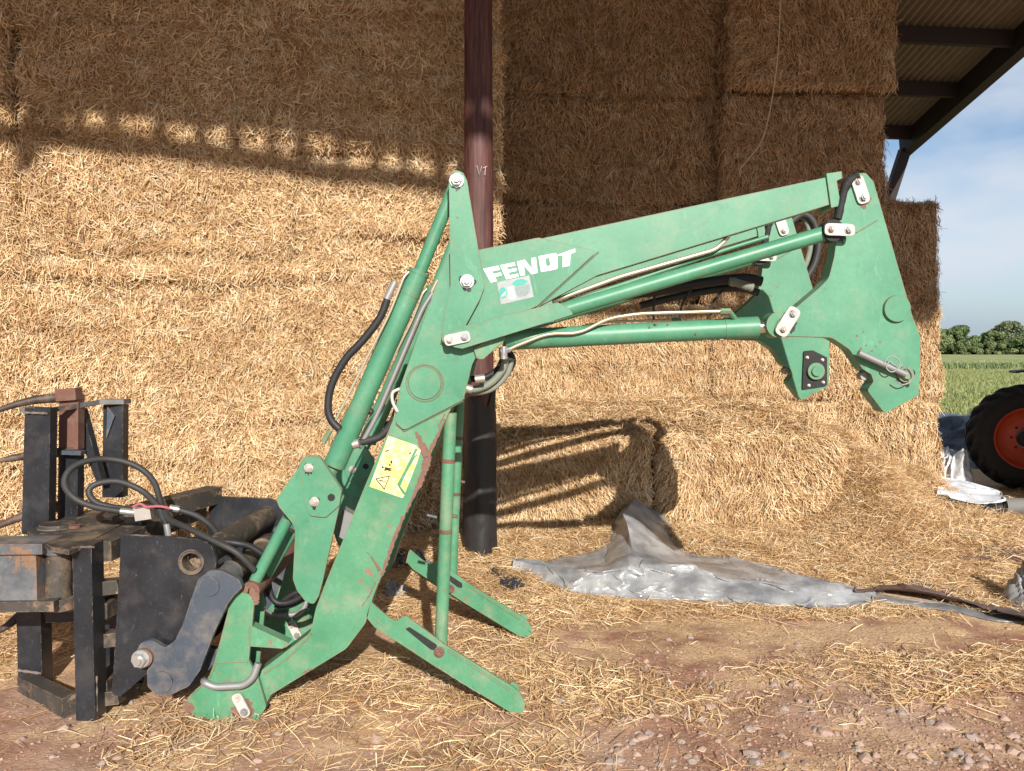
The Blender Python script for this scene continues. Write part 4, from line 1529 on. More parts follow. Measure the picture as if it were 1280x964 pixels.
    bm_plate([zy(*q) for q in ((572, 372), (590, 362), (592, 378), (578, 390))], D0 - .0021, .0005, bm=bmk)
    bm_plate([zy(*q) for q in ((330, 352), (368, 340), (372, 350), (340, 362))], D0 - .0021, .0005, bm=bmk)
    part('symbols', bmk, m_dark, lb)
    # green scrape through the label
    bmk = bmesh.new()
    def strip(pts, ws, d, bm, f=zy, jag=0):
        pts = [Vector(f(*p)) for p in pts]
        n = len(pts)
        lft, rgt = [], []
        for i, p in enumerate(pts):
            t = pts[min(i + 1, n - 1)] - pts[max(i - 1, 0)]
            t.normalize()
            nn = Vector((-t.y, t.x))
            wd = ws if isinstance(ws, (int, float)) else ws[i]
            lft.append(P(*(p + nn * (wd / 2 + random.uniform(-jag, jag))), d)); rgt.append(P(*(p - nn * (wd / 2 + random.uniform(-jag, jag))), d))
        lv_, rv_ = [bm.verts.new(v) for v in lft], [bm.verts.new(v) for v in rgt]
        for i in range(n - 1):
            bm.faces.new((lv_[i], lv_[i + 1], rv_[i + 1], rv_[i]))
    strip([(648, 330), (600, 430), (530, 570), (465, 690), (500, 745), (535, 790)], 3.2, D0 - .0024, bmk)
    strip([(480, 700), (545, 560), (625, 420), (655, 385)], 1.6, D0 - .0025, bmk)
    part('scrape', bmk, m_green, lb)
    # bare rusty strips on the trailing edge of the arm
    def rst(pts, ws, jag=1.0, n=10, depth=.0012):
        bmq = bmesh.new()
        P2, W2 = [], []
        for i in range(len(pts) - 1):
            for k in range(n):
                s = k / n
                P2.append(tuple(Vector(pts[i]).lerp(Vector(pts[i + 1]), s)))
                W2.append(ws[i] * (1 - s) + ws[i + 1] * s)
        P2.append(pts[-1]); W2.append(ws[-1])
        strip(P2, W2, D0 - depth, bmq, f=lambda x, y: (x, y), jag=jag)
        part('rust_patch', bmq, m_rustpatch, L)
    rst([(520, 540), (529, 560), (535, 572), (530, 590), (521, 612), (508, 640)], [3, 9, 11, 8, 6, 3], 1.3)
    rst([(556, 524), (545, 549), (536, 566)], [2, 4, 5], 1.0, depth=.0014)
    rst([(504, 645), (492, 676), (480, 712), (474, 728)], [3, 4, 4, 1], 1.2)
    rst([(459, 690), (468, 702), (475, 714)], [.5, 3, 4], .8, depth=.0014)
    rst([(556, 518), (548, 534)], [2, 2], .7)
    rst([(372, 846), (384, 838), (392, 836)], [.5, 3, .5], 1)
    rst([(452, 758), (462, 745), (469, 728)], [1, 2.5, 1], .8)
    rst([(300, 738), (312, 737), (319, 745), (321, 756)], [6, 10, 10, 5], 1.2, depth=.0335)
    return L


build_loader()

# ------------------------------------------------------------------ the black bale grab on the left
def build_grab():
    d = 3.40
    m_spike = paint_mat('dark worn spike steel', (.045, .028, .022), (.10, .06, .045), rust=(.14, .07, .045), chip=.58, wear=.8, rough=.6)
    Gd = Vector((.03, .93, 0))
    T = thing('bale_grab', 'black steel bale grab with spikes and looped hoses, hooked on the loader', 'bale grab', (-1.9, 3.85, 0))

    def pt(name, bm, mat=m_black, bevel=.003, smooth=False, far=None, label=None):
        o = part(name, bm, mat, T, smooth=smooth, bevel=bevel, label=label)
        if far is not None: dup(o, far, T)
        return o
    # side plates (built with a real eye in them: ring plus plate around it)
    sp = [(151, 669), (247, 673), (263, 680), (271, 698), (268, 718), (215, 806), (184, 842), (150, 871), (140, 868), (150, 700)]
    def plate_with_hole(pts, rnd, hx, hy, hr, dep, th):
        outer = [P(x, y, dep) for x, y in rnd_poly(pts, rnd)]
        ctr = P(hx, hy, dep)
        # bridge the ring: sort by angle round the hole
        m = 28
        bm = bmesh.new()
        ring = [ctr + Vector((math.cos(t) * hr, 0, math.sin(t) * hr)) for t in [2 * math.pi * i / m for i in range(m)]]
        # split by a slot from the hole to the nearest outline vertex
        k = min(range(len(outer)), key=lambda i: (outer[i] - ctr).length)
        dirk = outer[k] - ctr
        a0 = math.atan2(dirk.z, dirk.x)
        j = min(range(m), key=lambda i: abs(math.atan2(math.sin(2 * math.pi * i / m - a0), math.cos(2 * math.pi * i / m - a0))))
        orient = sum((outer[i].x * outer[(i + 1) % len(outer)].z - outer[(i + 1) % len(outer)].x * outer[i].z) for i in range(len(outer)))
        rr = ring[j:] + ring[:j]
        if orient > 0: rr = [rr[0]] + rr[1:][::-1]
        loop = outer[k:] + outer[:k] + [outer[k] + Vector((1e-4, 0, 1e-4))] + [rr[0] + Vector((1e-4, 0, 1e-4))] + rr[1:] + [rr[0]]
        f = [bm.verts.new(v) for v in loop]
        b = [bm.verts.new(v + Vector((0, th, 0))) for v in loop]
        bm.faces.new(f); bm.faces.new(b[::-1])
        n = len(f)
        for i in range(n):
            q = (i + 1) % n
            bm.faces.new((f[q], f[i], b[i], b[q]))
        return bm
    pt('side_plate', plate_with_hole(sp, [1, 12, 10, 10, 8, 4, 4, 4, 2, 2], 240, 702, .040, d + .02, .022), m_black, bevel=0, far=Gd)
    rc = P(240, 702, d + .018)
    bmr = bmesh.new()
    m = 28
    for (ra, rb_, y0, y1) in ((.040, .055, -.012, .05),):
        V = []
        for yy in (y0, y1):
            for q in (ra, rb_):
                V.append([bmr.verts.new(rc + Vector((math.cos(2 * math.pi * i / m) * q, yy, math.sin(2 * math.pi * i / m) * q))) for i in range(m)])
        for i in range(m):
            j = (i + 1) % m
            for A, B in ((0, 1), (1, 3), (3, 2), (2, 0)):
                bmr.faces.new((V[A][i], V[A][j], V[B][j], V[B][i]))
    pt('eye_ring', bmr, m_blackdirty, bevel=.002, smooth=True, far=Gd)
    # cross tubes between the side plates
    def tube(x, y, r, mat, y0, y1, nm='cross_tube'):
        a = P(x, y, d)
        a0 = Vector((a.x + Gd.x * y0 / .93, d + y0, a.z)); a1 = Vector((a.x + Gd.x * y1 / .93, d + y1, a.z))
        pt(nm, bm_cyl(a0, a1, r, seg=28), mat, 0, True)
    tube(240, 702, .056, m_blackdirty, .09, .95)
    tube(262, 735, .047, m_blackdirty, .03, .98)
    # collars on the second tube
    a = P(262, 735, d)
    pt('tube_collar', bm_cyl((a.x + .005, d + .08, a.z), (a.x + .01, d + .22, a.z), .062, seg=28), m_worn, .004, True)
    pt('tube_collar', bm_cyl((a.x + .02, d + .66, a.z), (a.x + .022, d + .78, a.z), .060, seg=28), m_blackdirty, .004, True)
    # hooked links
    lk = [(248, 724), (262, 713), (278, 714), (299, 725), (303, 735), (292, 745), (284, 756), (268, 790), (250, 838), (236, 858), (215, 868), (196, 869), (184, 858), (184, 838), (192, 828), (184, 831), (172, 828), (170, 815), (176, 804), (188, 800), (199, 806), (206, 810), (218, 802), (228, 782), (240, 746)]
    pt('hook_link', bm_plate(lk, d - .035, .028, [6, 10, 6, 6, 4, 5, 5, 5, 6, 8, 8, 8, 8, 6, 4, 4, 6, 6, 6, 6, 4, 4, 8, 8, 8]), m_bluegrey, .004, far=Gd + Vector((0, .05, 0)))
    for x, y, r, mt in ((262, 733, .042, m_bluegrey), (203, 852, .045, m_bluegrey)):
        c = P(x, y, d - .035)
        pt('link_boss', bm_cyl(c, c + Vector((0, -.008, 0)), r, seg=28), mt, .002, True)
    c = P(181, 821, d - .035)
    bmr = bm_cyl(c, c + Vector((0, -.02, 0)), .040, seg=24)
    pt('bolt_collar', bmr, m_rust, .002, True)
    pt('bolt', bm_bolt(c + Vector((-.006, -.02, 0)), .031, h=.034), m_silver, 0)
    # grey flap under the link
    pt('lower_flap', bm_plate([(246, 806), (273, 812), (276, 820), (240, 862), (222, 858)], d + .10, .03, 2), m_bluegrey, .003)
    pt('lower_bar', bm_beam(P(292, 765, d + .18), P(205, 850, d + .18), .05, .05), m_black, .004)
    # near upright and the rails running back from it
    def upright(nm, x0, x1, y0, y1, dep, dy, mat=m_black, **k):
        a, b = P(x0, y0, dep), P(x1, y1, dep)
        return pt(nm, bm_box((min(a.x, b.x), dep, b.z), (max(a.x, b.x), dep + dy, a.z)), mat, .005, **k)
    upright('upright', 90, 119, 682, 901, d - .02, .10)
    zt_ = P(105, 690, d).z
    def rail(nm, x, y, w, h, y0, y1, mat=m_black, dx=.0):
        p = P(x, y, d)
        pt(nm, bm_beam((p.x, d + y0, p.z), (p.x + dx, d + y1, p.z), w, h), mat, .004)
    rail('top_rail', 110, 695, .12, .09, .082, 1.05, m_blackdirty, .05)
    rail('middle_rail', 112, 772, .07, .07, .082, 1.0, m_blackdirty, .05)
    rail('bottom_rail', 110, 876, .085, .11, .082, 1.0, m_blackdirty, .05)
    # plate tying rail and side plate
    for yy in (735, 800, 872):
        a = P(119, yy, d + .10)
        b = P(152, yy - 4, d + .10)
        pt('tie_bar', bm_beam(a, b, .07, .06), m_blackdirty, .004)
    pt('inner_panel', bm_plate([(122, 742), (176, 736), (178, 872), (120, 880)], d + .42, .02), m_black, .002)
    pt('inner_shelf', bm_beam(P(120, 745, d + .16), P(150, 732, d + .40), .10, .014), m_worn, .002)
    pt('inner_bar', bm_beam(P(60, 770, d + .30), P(160, 766, d + .34), .05, .05), m_black, .003)
    # rear upright and floor bar of the lower frame
    upright('upright', 20, 53, 756, 862, 3.78, .09)
    a, b = P(36, 851, 3.80), P(92, 886, 3.44)
    pt('floor_bar', bm_beam(a + Vector((0, -.03, 0)), b + Vector((-.03, .03, 0)), .07, .085), m_blackdirty, .004)
    a, b = P(36, 762, 3.8), P(150, 738, 3.95)
    pt('rear_rail', bm_beam(a, b, .06, .06), m_black, .004)
    # top deck
    zd = P(105, 684, d).z + .012
    dk = [(34, 664), (92, 640), (140, 634), (168, 641), (150, 656), (104, 681), (86, 688), (64, 684)]
    bm = bmesh.new()
    tv = [PZ(x, y, zd) for x, y in dk]
    f = [bm.verts.new(v) for v in tv]; g = [bm.verts.new(v - Vector((0, 0, .02))) for v in tv]
    bm.faces.new(f); bm.faces.new(g[::-1])
    for i in range(len(f)):
        j = (i + 1) % len(f)
        bm.faces.new((f[j], f[i], g[i], g[j]))
    pt('deck_plate', bm, m_blackdirty, .002)
    slot = [PZ(x, y, zd + .003) for x, y in ((124, 652), (148, 643), (176, 643), (142, 656))]
    bm = bmesh.new(); fv = [bm.verts.new(v) for v in slot]; gv = [bm.verts.new(v + Vector((0, 0, -.004))) for v in slot]
    bm.faces.new(fv); bm.faces.new(gv[::-1])
    for i in range(4):
        j = (i + 1) % 4; bm.faces.new((fv[j], fv[i], gv[i], gv[j]))
    pt('deck_slot_shade', bm, m_dark, 0)  # dark slab laid on the deck as the shade of its opening
    c = PZ(72, 659, zd)
    pt('hinge_boss', bm_cyl(c, c + Vector((0, 0, .018)), .085, .075, 28), m_blackdirty, .003, True)
    c = PZ(93, 660, zd)
    pt('hinge_boss', bm_cyl(c, c + Vector((0, 0, .014)), .028, .026, 20), m_rust, .002, True)
    # far beams on top
    a, b = P(180, 628, 4.05), P(285, 616, 4.3)
    pt('back_beam', bm_beam(P(165, 645, 3.82), P(268, 618, 4.40), .10, .09), m_blackdirty, .004)
    # hinge pin and the worn squeeze arm running out to the left
    c = P(74, 690, d + .09)
    pt('hinge_pin', bm_cyl(P(74, 686, d + .09), P(74, 757, d + .09), .053, seg=26), m_blackdirty, .003, True)
    pt('hinge_knuckle', bm_cyl(P(74, 745, d + .09), P(74, 760, d + .09), .066, seg=26), m_blackdirty, .003, True)
    pt('hinge_knuckle', bm_cyl(P(74, 676, d + .09), P(74, 690, d + .09), .066, seg=26), m_worn, .003, True)
    pt('squeeze_arm', bm_beam(P(-70, 722, d + .07), P(56, 722, d + .07), .12, .235), m_worn, .008)
    pt('arm_flange', bm_beam(P(-70, 682, d + .07), P(66, 681, d + .07), .16, .045), m_worn, .006)
    pt('arm_flange', bm_beam(P(-70, 753, d + .07), P(80, 751, d + .07), .16, .045), m_blackdirty, .006)
    # tall back: uprights, brace, top bar
    def ang_up(nm, x0, x1, y0, y1, dep, mat, lean=-6):
        bm = bmesh.new()
        bm_plate([(x0, y0), (x1, y0), (x1 + lean * .4, y1), (x0 + lean * .7, y1)], dep, .06, bm=bm)
        return pt(nm, bm, mat, .004)
    ang_up('upright', 31, 63, 510, 668, 3.80, m_black, -6)
    ang_up('upright', 74, 98, 494, 650, 3.98, m_rust, -3)
    ang_up('upright_sleeve', 75.5, 97.5, 562, 649, 3.969, m_black, -2)
    pt('shelf_lug', bm_beam(P(78, 565, 3.94), P(104, 566, 3.94), .05, .02), m_bluegrey, .002)
    ang_up('upright', 129, 154, 506, 622, 4.18, m_black, -2)
    pt('diagonal_brace', bm_plate([(86, 511), (103, 511), (127, 600), (120, 602)], 4.06, .05), m_black, .003)
    bm = bmesh.new()
    for p_, q_ in (((30, 511), (62, 513)), ((62, 513), (100, 507)), ((100, 507), (130, 502)), ((128, 502), (157, 502))):
        pass
    pth = [P(29, 512, 3.83), P(60, 513, 3.84), P(95, 508, 3.98), P(128, 502, 4.15), P(158, 502, 4.2)]
    bm = bmesh.new()
    for p_, q_ in zip(pth, pth[1:]):
        pass
    up = Vector((0, 0, 1))
    prev = None
    for p_ in pth:
        w = [bm.verts.new(p_ + Vector((sx, sy, sz))) for sx, sy, sz in ((0, -.03, -.012), (0, .05, -.012), (0, .05, .012), (0, -.03, .012))]
        if prev:
            for i in range(4):
                j = (i + 1) % 4; bm.faces.new((prev[i], prev[j], w[j], w[i]))
        else:
            bm.faces.new(w)
        prev = w
    bm.faces.new(prev[::-1])
    pt('top_bar', bm, m_worn, .003)
    pt('gusset', bm_plate([(134, 508), (143, 520), (133, 548)], 4.165, .012), m_bluegrey, .001)
    # curved spikes
    for pts in ([(97, 494, 3.99), (74, 497, 3.98), (45, 500, 3.95), (12, 508, 3.9), (-30, 524, 3.85)],
                [(96, 563, 4.0), (72, 566, 3.98), (40, 569, 3.95), (10, 574, 3.92), (-6, 577, 3.9)],
                [(84, 630, 4.0), (60, 637, 3.97), (30, 645, 3.92), (0, 657, 3.88), (-30, 672, 3.85)],
                [(60, 742, 3.9), (30, 765, 3.85), (8, 783, 3.8), (-20, 800, 3.78)]):
        pt('spike', bm_tube([P(*q) for q in pts], .026, 12, taper=lambda s: 1 - .75 * s ** 2), m_spike, 0, True)
    c = P(86, 494, 3.975)
    pt('spike_socket', bm_beam(P(74, 494, 3.99), P(99, 492, 3.99), .07, .06), m_rust, .005)
    def bead(pts, r=.007):
        pt('weld_bead', bm_tube([P(*q) for q in pts], r, 8, n=8, taper=lambda s: 1 + .35 * math.sin(s * 70)), m_worn, 0, True)
    bead([(92, 684, 3.379), (118, 684, 3.379)], .005)
    bead([(120, 845, 3.40), (120, 898, 3.40)])
    bead([(32, 516, 3.79), (60, 517, 3.79)], .006)
    bead([(22, 838, 3.77), (52, 842, 3.77)])
    # hoses looping over the deck
    H = [
        ([(150, 639, 3.62), (120, 634, 3.58), (95, 624, 3.56), (81, 607, 3.58), (86, 589, 3.62), (106, 577, 3.68), (138, 574, 3.75), (171, 583, 3.78), (192, 602, 3.76), (201, 630, 3.70), (206, 655, 3.62)], .0145, m_rubberg),
        ([(168, 638, 3.66), (140, 634, 3.62), (120, 628, 3.6), (111, 615, 3.6), (121, 605, 3.62), (148, 602, 3.66), (178, 614, 3.68), (198, 634, 3.64), (206, 652, 3.6)], .0145, m_rubberg),
        ([(222, 637, 3.66), (244, 644, 3.68), (262, 656, 3.70), (272, 668, 3.72)], .014, m_rubberg),
        ([(206, 640, 3.62), (212, 650, 3.58), (232, 659, 3.5), (263, 674, 3.44), (296, 691, 3.42), (318, 713, 3.45)], .014, m_rubberg),
        ([(274, 676, 3.66), (295, 679, 3.66), (312, 683, 3.68), (330, 694, 3.70)], .015, m_rubber),
        ([(206, 650, 3.6), (209, 662, 3.58), (208, 674, 3.58)], .014, m_rubber)]
    for pts, r, mt in H:
        pt('hydraulic_hose', bm_tube([P(*q) for q in pts], r, 12), mt, 0, True)
    for a_, b_, r in (((151, 639, 3.62), (170, 641, 3.63), .015), ((212, 635, 3.65), (224, 637, 3.66), .016), ((208, 655, 3.575), (211, 672, 3.575), .014), ((168, 636, 3.655), (178, 640, 3.65), .014)):
        pt('hose_coupling', bm_cyl(P(*a_), P(*b_), r, seg=12), m_silver, .001, True)
    pt('hose_tee', bm_beam(P(170, 643, 3.63), P(190, 640, 3.64), .05, .055), m_zinc, .006)
    pt('red_string', bm_tube([P(*q) for q in ((166, 634, 3.60), (175, 630, 3.6), (184, 634, 3.6), (196, 633, 3.6), (206, 634, 3.6), (213, 636, 3.61))], .006, 8), plain_mat('faded red string', (.42, .10, .12), .7), 0, True)
    return T


build_grab()

# ------------------------------------------------------------------ sheets and rubbish on the ground
def grid_sheet(rows, nu, nv, crumple, seed, pins=(), lin=False):
    """loft a sheet through rows of points (each row a list of Vectors), crumple it"""
    RW = [spline(r, max(2, nu // (len(r) - 1)), lin) for r in rows]
    n = min(len(r) for r in RW)
    RW = [r[:n] for r in RW]
    cols = [spline([r[i] for r in RW], max(2, nv // (len(rows) - 1)), lin) for i in range(n)]
    m = len(cols[0])
    B = np.array([[p[:] for p in c] for c in cols])               # n, m, 3
    B = cloth(B, 1 + crumple, 1 + crumple * 1.25, seed, pins)
    fl = B.reshape(-1, 3)
    fl = fl + .10 * np.stack([vnoise(fl, 2.5, 91), vnoise(fl, 2.5, 92), vnoise(fl, 2.5, 93)], 1)
    h_ = (worley(fl * (.7, 1.3, 1), 3.4, 3) - .45) * .8 + (worley(fl * (.8, 1.2, 1), 8, 4) - .45) * .30
    j_ = np.clip(np.minimum(np.arange(m), np.arange(m)[::-1]) / 4.0, 0.1, 1)
    i_ = np.clip(np.minimum(np.arange(n), np.arange(n)[::-1]) / 4.0, 0.1, 1)
    h_ = (h_.reshape(n, m) * i_[:, None] * j_[None, :])
    B = B + np.array([.15, -.45, .8]) * (h_ * crumple * .45)[:, :, None]
    idx = np.arange(n * m).reshape(n, m)
    Fq = np.stack([idx[:-1, :-1].ravel(), idx[1:, :-1].ravel(), idx[1:, 1:].ravel(), idx[:-1, 1:].ravel()], 1)
    return B.reshape(-1, 3), Fq


def worley(p, scale, seed):
    """distance to the nearest scattered point: flat-sided cells with sharp valleys"""
    q = p * scale
    i = np.floor(q).astype(np.int64); f = q - i
    best = np.full(len(q), 9.0)
    for dx in (-1, 0, 1):
        for dy in (-1, 0, 1):
            for dz in (-1, 0, 1):
                c = i + np.array([dx, dy, dz])
                o = np.stack([_hash(c[:, 0], c[:, 1], c[:, 2], seed + k * 31) for k in range(3)], 1)
                best = np.minimum(best, np.linalg.norm(o + (dx, dy, dz) - f, axis=1))
    return best


def cloth(B, fu, fv, seed, pins=(), steps=80, sub=7, bend=.16):
    """let a sheet that is too large for its hem buckle and settle on the ground"""
    n, m, _ = B.shape
    rs = np.random.default_rng(int(seed * 100) + 1)
    cell = np.median(np.linalg.norm(B[1:] - B[:-1], axis=2))
    flat = B.reshape(-1, 3)
    zg = gz(flat[:, 0], flat[:, 1]).reshape(n, m) + .006
    zg = np.maximum(zg, B[:, :, 2] - .012)                         # straw heaped under the sheet carries it
    fixed = np.zeros((n, m), bool)
    fixed[0] = fixed[-1] = True
    fixed[:, 0] = fixed[:, -1] = True
    for i, j in pins:
        fixed[int(round(i * (n - 1))), int(round(j * (m - 1)))] = True
    w = np.where(fixed, 0.0, 1.0)[:, :, None]
    ed = []
    for di, dj, k in ((1, 0, 1), (0, 1, 1), (1, 1, .6), (1, -1, .6), (3, 0, bend), (0, 3, bend), (6, 0, bend * .6), (0, 6, bend * .6)):
        if di >= n or abs(dj) >= m: continue
        ia, ib = slice(0, n - di), slice(di, n)
        ja, jb = (slice(0, m - dj), slice(dj, m)) if dj >= 0 else (slice(-dj, m), slice(0, m + dj))
        f = fu if dj == 0 else fv if di == 0 else math.sqrt((fu * fu + fv * fv) / 2)
        L0 = np.linalg.norm(B[ib, jb] - B[ia, ja], axis=2) * f
        wa, wb = w[ia, ja], w[ib, jb]
        ed.append((ia, ja, ib, jb, L0, wa, wb, wa + wb + 1e-9, k))
    X = B.copy()
    big = vnoise(flat, .35 / cell / 3, int(seed)).reshape(n, m)
    X[:, :, 2] += w[:, :, 0] * (np.abs(big) * cell * 1.2 + rs.normal(0, .05, (n, m)) * cell)
    Xp = X.copy()
    for st in range(steps):
        vel = (X - Xp) * .86
        Xp = X.copy()
        X = X + w * (vel + np.array([0, 0, -.0011]))
        for _ in range(sub):
            acc = np.zeros_like(X)
            for ia, ja, ib, jb, L0, wa, wb, ws, k in ed:
                d = X[ib, jb] - X[ia, ja]
                ln = np.linalg.norm(d, axis=2)
                c = (d * (k * (ln - L0) / np.maximum(ln, 1e-7))[:, :, None]) / ws
                acc[ia, ja] += wa * c
                acc[ib, jb] -= wb * c
            X = X + acc * .30
        low = X[:, :, 2] < zg
        X[:, :, 2] = np.where(low & ~fixed, zg, X[:, :, 2])
        fr = (low & ~fixed)[:, :, None]
        X[:, :, :2] = np.where(fr, Xp[:, :, :2] * .5 + X[:, :, :2] * .5, X[:, :, :2])
    return X


def sheet_obj(name, label, cat, V, Fq, mat, thick=.003, loc=None, parent=None):
    base = V.mean(axis=0); base[2] = V[:, 2].min()
    me = mesh_np(name, V - base, Fq, True)
    me.set_sharp_from_angle(angle=R(32))
    o = link_mesh(name, me, mat)
    o.location = base
    sm = o.modifiers.new('solidify', 'SOLIDIFY'); sm.thickness = thick; sm.offset = -1
    tag(o, label, cat)
    return o


m_tarp = tarp_mat('silver tarpaulin', (.54, .545, .55), (.27, .275, .29), .33, .35)
m_tarpbrown = tarp_mat('brown purple sheet', (.20, .13, .115), (.115, .075, .072), .5, 0)
m_tarpgrey = tarp_mat('grey plastic sheet', (.36, .36, .36), (.22, .22, .22), .42, .15)
m_tarpwhite = tarp_mat('white silage sheet', (.72, .74, .78), (.60, .62, .66), .3, 0)
m_tarpblack = tarp_mat('black silage sheet', (.025, .027, .03), (.05, .052, .058), .25, 0)
m_tarpblue = tarp_mat('slate blue sheet', (.09, .125, .17), (.05, .07, .10), .4, .1)


def GP(x, y, up=.006):
    """ground point under a photo pixel"""
    z = 0.0
    for _ in range(4):
        p = PZ(x, y, z + up)
        z = gz1(p.x, p.y)
    return PZ(x, y, z + up)


def build_sheets():
    # silver tarpaulin: front hem, belly, crest, back hem
    front = [GP(640, 714), GP(676, 728), GP(715, 739), GP(745, 743), GP(775, 746), GP(800, 748), GP(825, 749), GP(860, 750), GP(930, 754), GP(1010, 759), GP(1060, 758), GP(1098, 750)]
    mid = [GP(644, 709, .03), GP(684, 712, .07), GP(722, 716, .11), GP(752, 718, .14), GP(780, 720, .15), GP(802, 720, .15), GP(826, 720, .14), GP(862, 724, .12), GP(925, 732, .10), GP(1000, 742, .07), GP(1056, 746, .05), GP(1098, 743, .02)]
    crest_px = [(648, 702, 5.95), (690, 698, 5.85), (738, 690, 5.95), (762, 672, 6.22), (782, 638, 6.42), (796, 624, 6.46), (824, 642, 6.46), (862, 686, 6.30), (925, 702, 5.72), (990, 716, 5.50), (1048, 727, 5.32), (1100, 736, 5.25)]
    crest = [P(*q) for q in crest_px]
    pre = [m_.lerp(c, .55) + Vector((0, -.05, -.02)) for m_, c in zip(mid, crest)]
    for i in (4, 5, 6, 7):
        pre[i] = mid[i].lerp(crest[i], .78) + Vector((0, -.03, -.02))
    back = []
    for c in crest:
        q = c + Vector((.02, .12, 0)); q.z = gz1(q.x, q.y) + .01
        back.append(q)
    rj = random.Random(12)
    n_ = len(front)
    mid = [p + Vector((0, .16, .03 + .025 * math.sin(i * 2.1))) for i, p in enumerate(mid)]
    low = [a.lerp(b, .5) + Vector((0, 0, .018 + .020 * math.sin(i * 1.7 + 1))) for i, (a, b) in enumerate(zip(front, mid))]
    for row, am in ((low, .03), (mid, .05), (pre, .06)):
        for i in range(1, n_ - 1):
            row[i] = row[i] + Vector((rj.uniform(-1, 1) * am * 1.2, rj.uniform(-1, 1) * am, rj.uniform(-1, 1) * am * .55))
    pre[5] = pre[5] + Vector((-.04, -.10, .06))
    pre[6] = pre[6] + Vector((.0, .08, -.02))
    pre[7] = pre[7] + Vector((.02, .05, .04))
    crest[6] = crest[6] + Vector((.02, .06, 0))
    V, Fq = grid_sheet([front, low, mid, pre, crest, back], 176, 95, .085, 3.1, lin=True)
    V[:, 2] = np.maximum(V[:, 2], gz(V[:, 0], V[:, 1]) + .006)
    o = sheet_obj('silver_tarpaulin', 'crumpled silver tarpaulin with a standing fold, lying before the straw step', 'tarpaulin', V, Fq, m_tarp)
    # brown sheet rolled into a ridge that runs on to the right
    pth = [(1070, 738), (1110, 733), (1150, 736), (1190, 746), (1230, 757), (1275, 766), (1330, 778)]
    rows = []
    for k, (dy, up) in enumerate(((10, .008), (3, .05), (-3, .075), (-9, .04), (-14, .008))):
        rows.append([GP(x, y + dy * (.45 + .1 * math.sin(x * .05)), up * (1 + .3 * math.sin(x * .04))) for x, y in pth])
    V, Fq = grid_sheet(rows, 110, 26, .14, 8.2)
    V[:, 2] = np.maximum(V[:, 2], gz(V[:, 0], V[:, 1]) + .005)
    sheet_obj('brown_sheet', 'brown purple sheet twisted into a ridge from the tarpaulin to the right edge', 'plastic sheet', V, Fq, m_tarpbrown)
    rows = [[GP(x, y + dy, up) for x, y in ((1090, 742), (1130, 748), (1180, 754), (1230, 764), (1280, 770))] for dy, up in ((0, .012), (5, .02), (9, .008))]
    V, Fq = grid_sheet(rows, 60, 12, .06, 2.2)
    V[:, 2] = np.maximum(V[:, 2], gz(V[:, 0], V[:, 1]) + .004)
    sheet_obj('grey_sheet_edge', 'narrow grey plastic strip showing along the foot of the brown sheet', 'plastic sheet', V, Fq, m_tarpgrey)
    # flat purple sheet at the right edge and the bundle in front of it
    rows = [[GP(x, y, .012) for x, y in r] for r in (((1190, 703), (1230, 704), (1300, 706)), ((1215, 698), (1250, 694), (1310, 690)), ((1245, 690), (1268, 684), (1310, 676)))]
    V, Fq = grid_sheet(rows, 30, 16, .06, 4.4)
    V[:, 2] = np.maximum(V[:, 2], gz(V[:, 0], V[:, 1]) + .012)
    sheet_obj('purple_sheet', 'flat purple brown sheet half buried in straw at the right edge', 'plastic sheet', V, Fq, m_tarpbrown)
    # bundle
    g0 = GP(1300, 762, 0)
    V, Fq = lump((g0.x - .0, g0.y + .12, 0), (.08, .14, .26), 12.3, .35)
    sheet_obj('sheet_bundle', 'crumpled grey brown bundle of sheeting cut by the right edge of the photo', 'plastic sheet', V, Fq, m_tarpgrey)
    # silage sheets behind the stack
    g1 = GP(1212, 640, 0)
    rows = [[P(1170, 640, g1.y), P(1205, 643, g1.y - .05), P(1232, 644, g1.y - .1), P(1256, 640, g1.y - .05)],
            [P(1172, 618, g1.y + .1), P(1205, 628, g1.y + .08), P(1232, 630, g1.y + .06), P(1254, 626, g1.y + .1)]]
    rows = [[Vector((p.x, p.y, max(p.z, gz1(p.x, p.y) + .006))) for p in r] for r in rows]
    V, Fq = grid_sheet(rows, 60, 24, .16, 6.1)
    sheet_obj('black_silage_sheet', 'crumpled black side of a silage sheet at the foot of the right stack', 'plastic sheet', V, Fq, m_tarpblack)
    rows = [[P(1171, 617, g1.y + .09), P(1205, 626, g1.y + .05), P(1232, 628, g1.y + .03), P(1255, 624, g1.y + .07)],
            [P(1173, 600, g1.y + .45), P(1205, 606, g1.y + .45), P(1228, 612, g1.y + .4), P(1252, 617, g1.y + .35)],
            [P(1174, 596, g1.y + .7), P(1203, 601, g1.y + .7), P(1226, 607, g1.y + .65), P(1250, 614, g1.y + .55)]]
    V, Fq = grid_sheet(rows, 60, 30, .10, 7.7)
    sheet_obj('white_silage_sheet', 'white silage sheet folded over the black one beside the tractor wheel', 'plastic sheet', V, Fq, m_tarpwhite)
    V, Fq = lump((P(1190, 590, 9.6).x, 9.6, 0.0), (.17, .25, .46), 21.0, .35)
    sheet_obj('white_sheet_heap', 'small heap of white plastic sheet between the straw stack and the tractor tyre', 'plastic sheet', V, Fq, m_tarpwhite)
    V, Fq = lump((P(1196, 560, 12.0).x + .1, 12.0, 0.0), (.9, .6, .74), 25.0, .22)
    sheet_obj('blue_sheet_heap', 'slate blue tarpaulin heap behind the white plastic', 'tarpaulin', V, Fq, m_tarpblue)
    # grey pipe end by the wheel
    p = GP(1256, 636, .06)
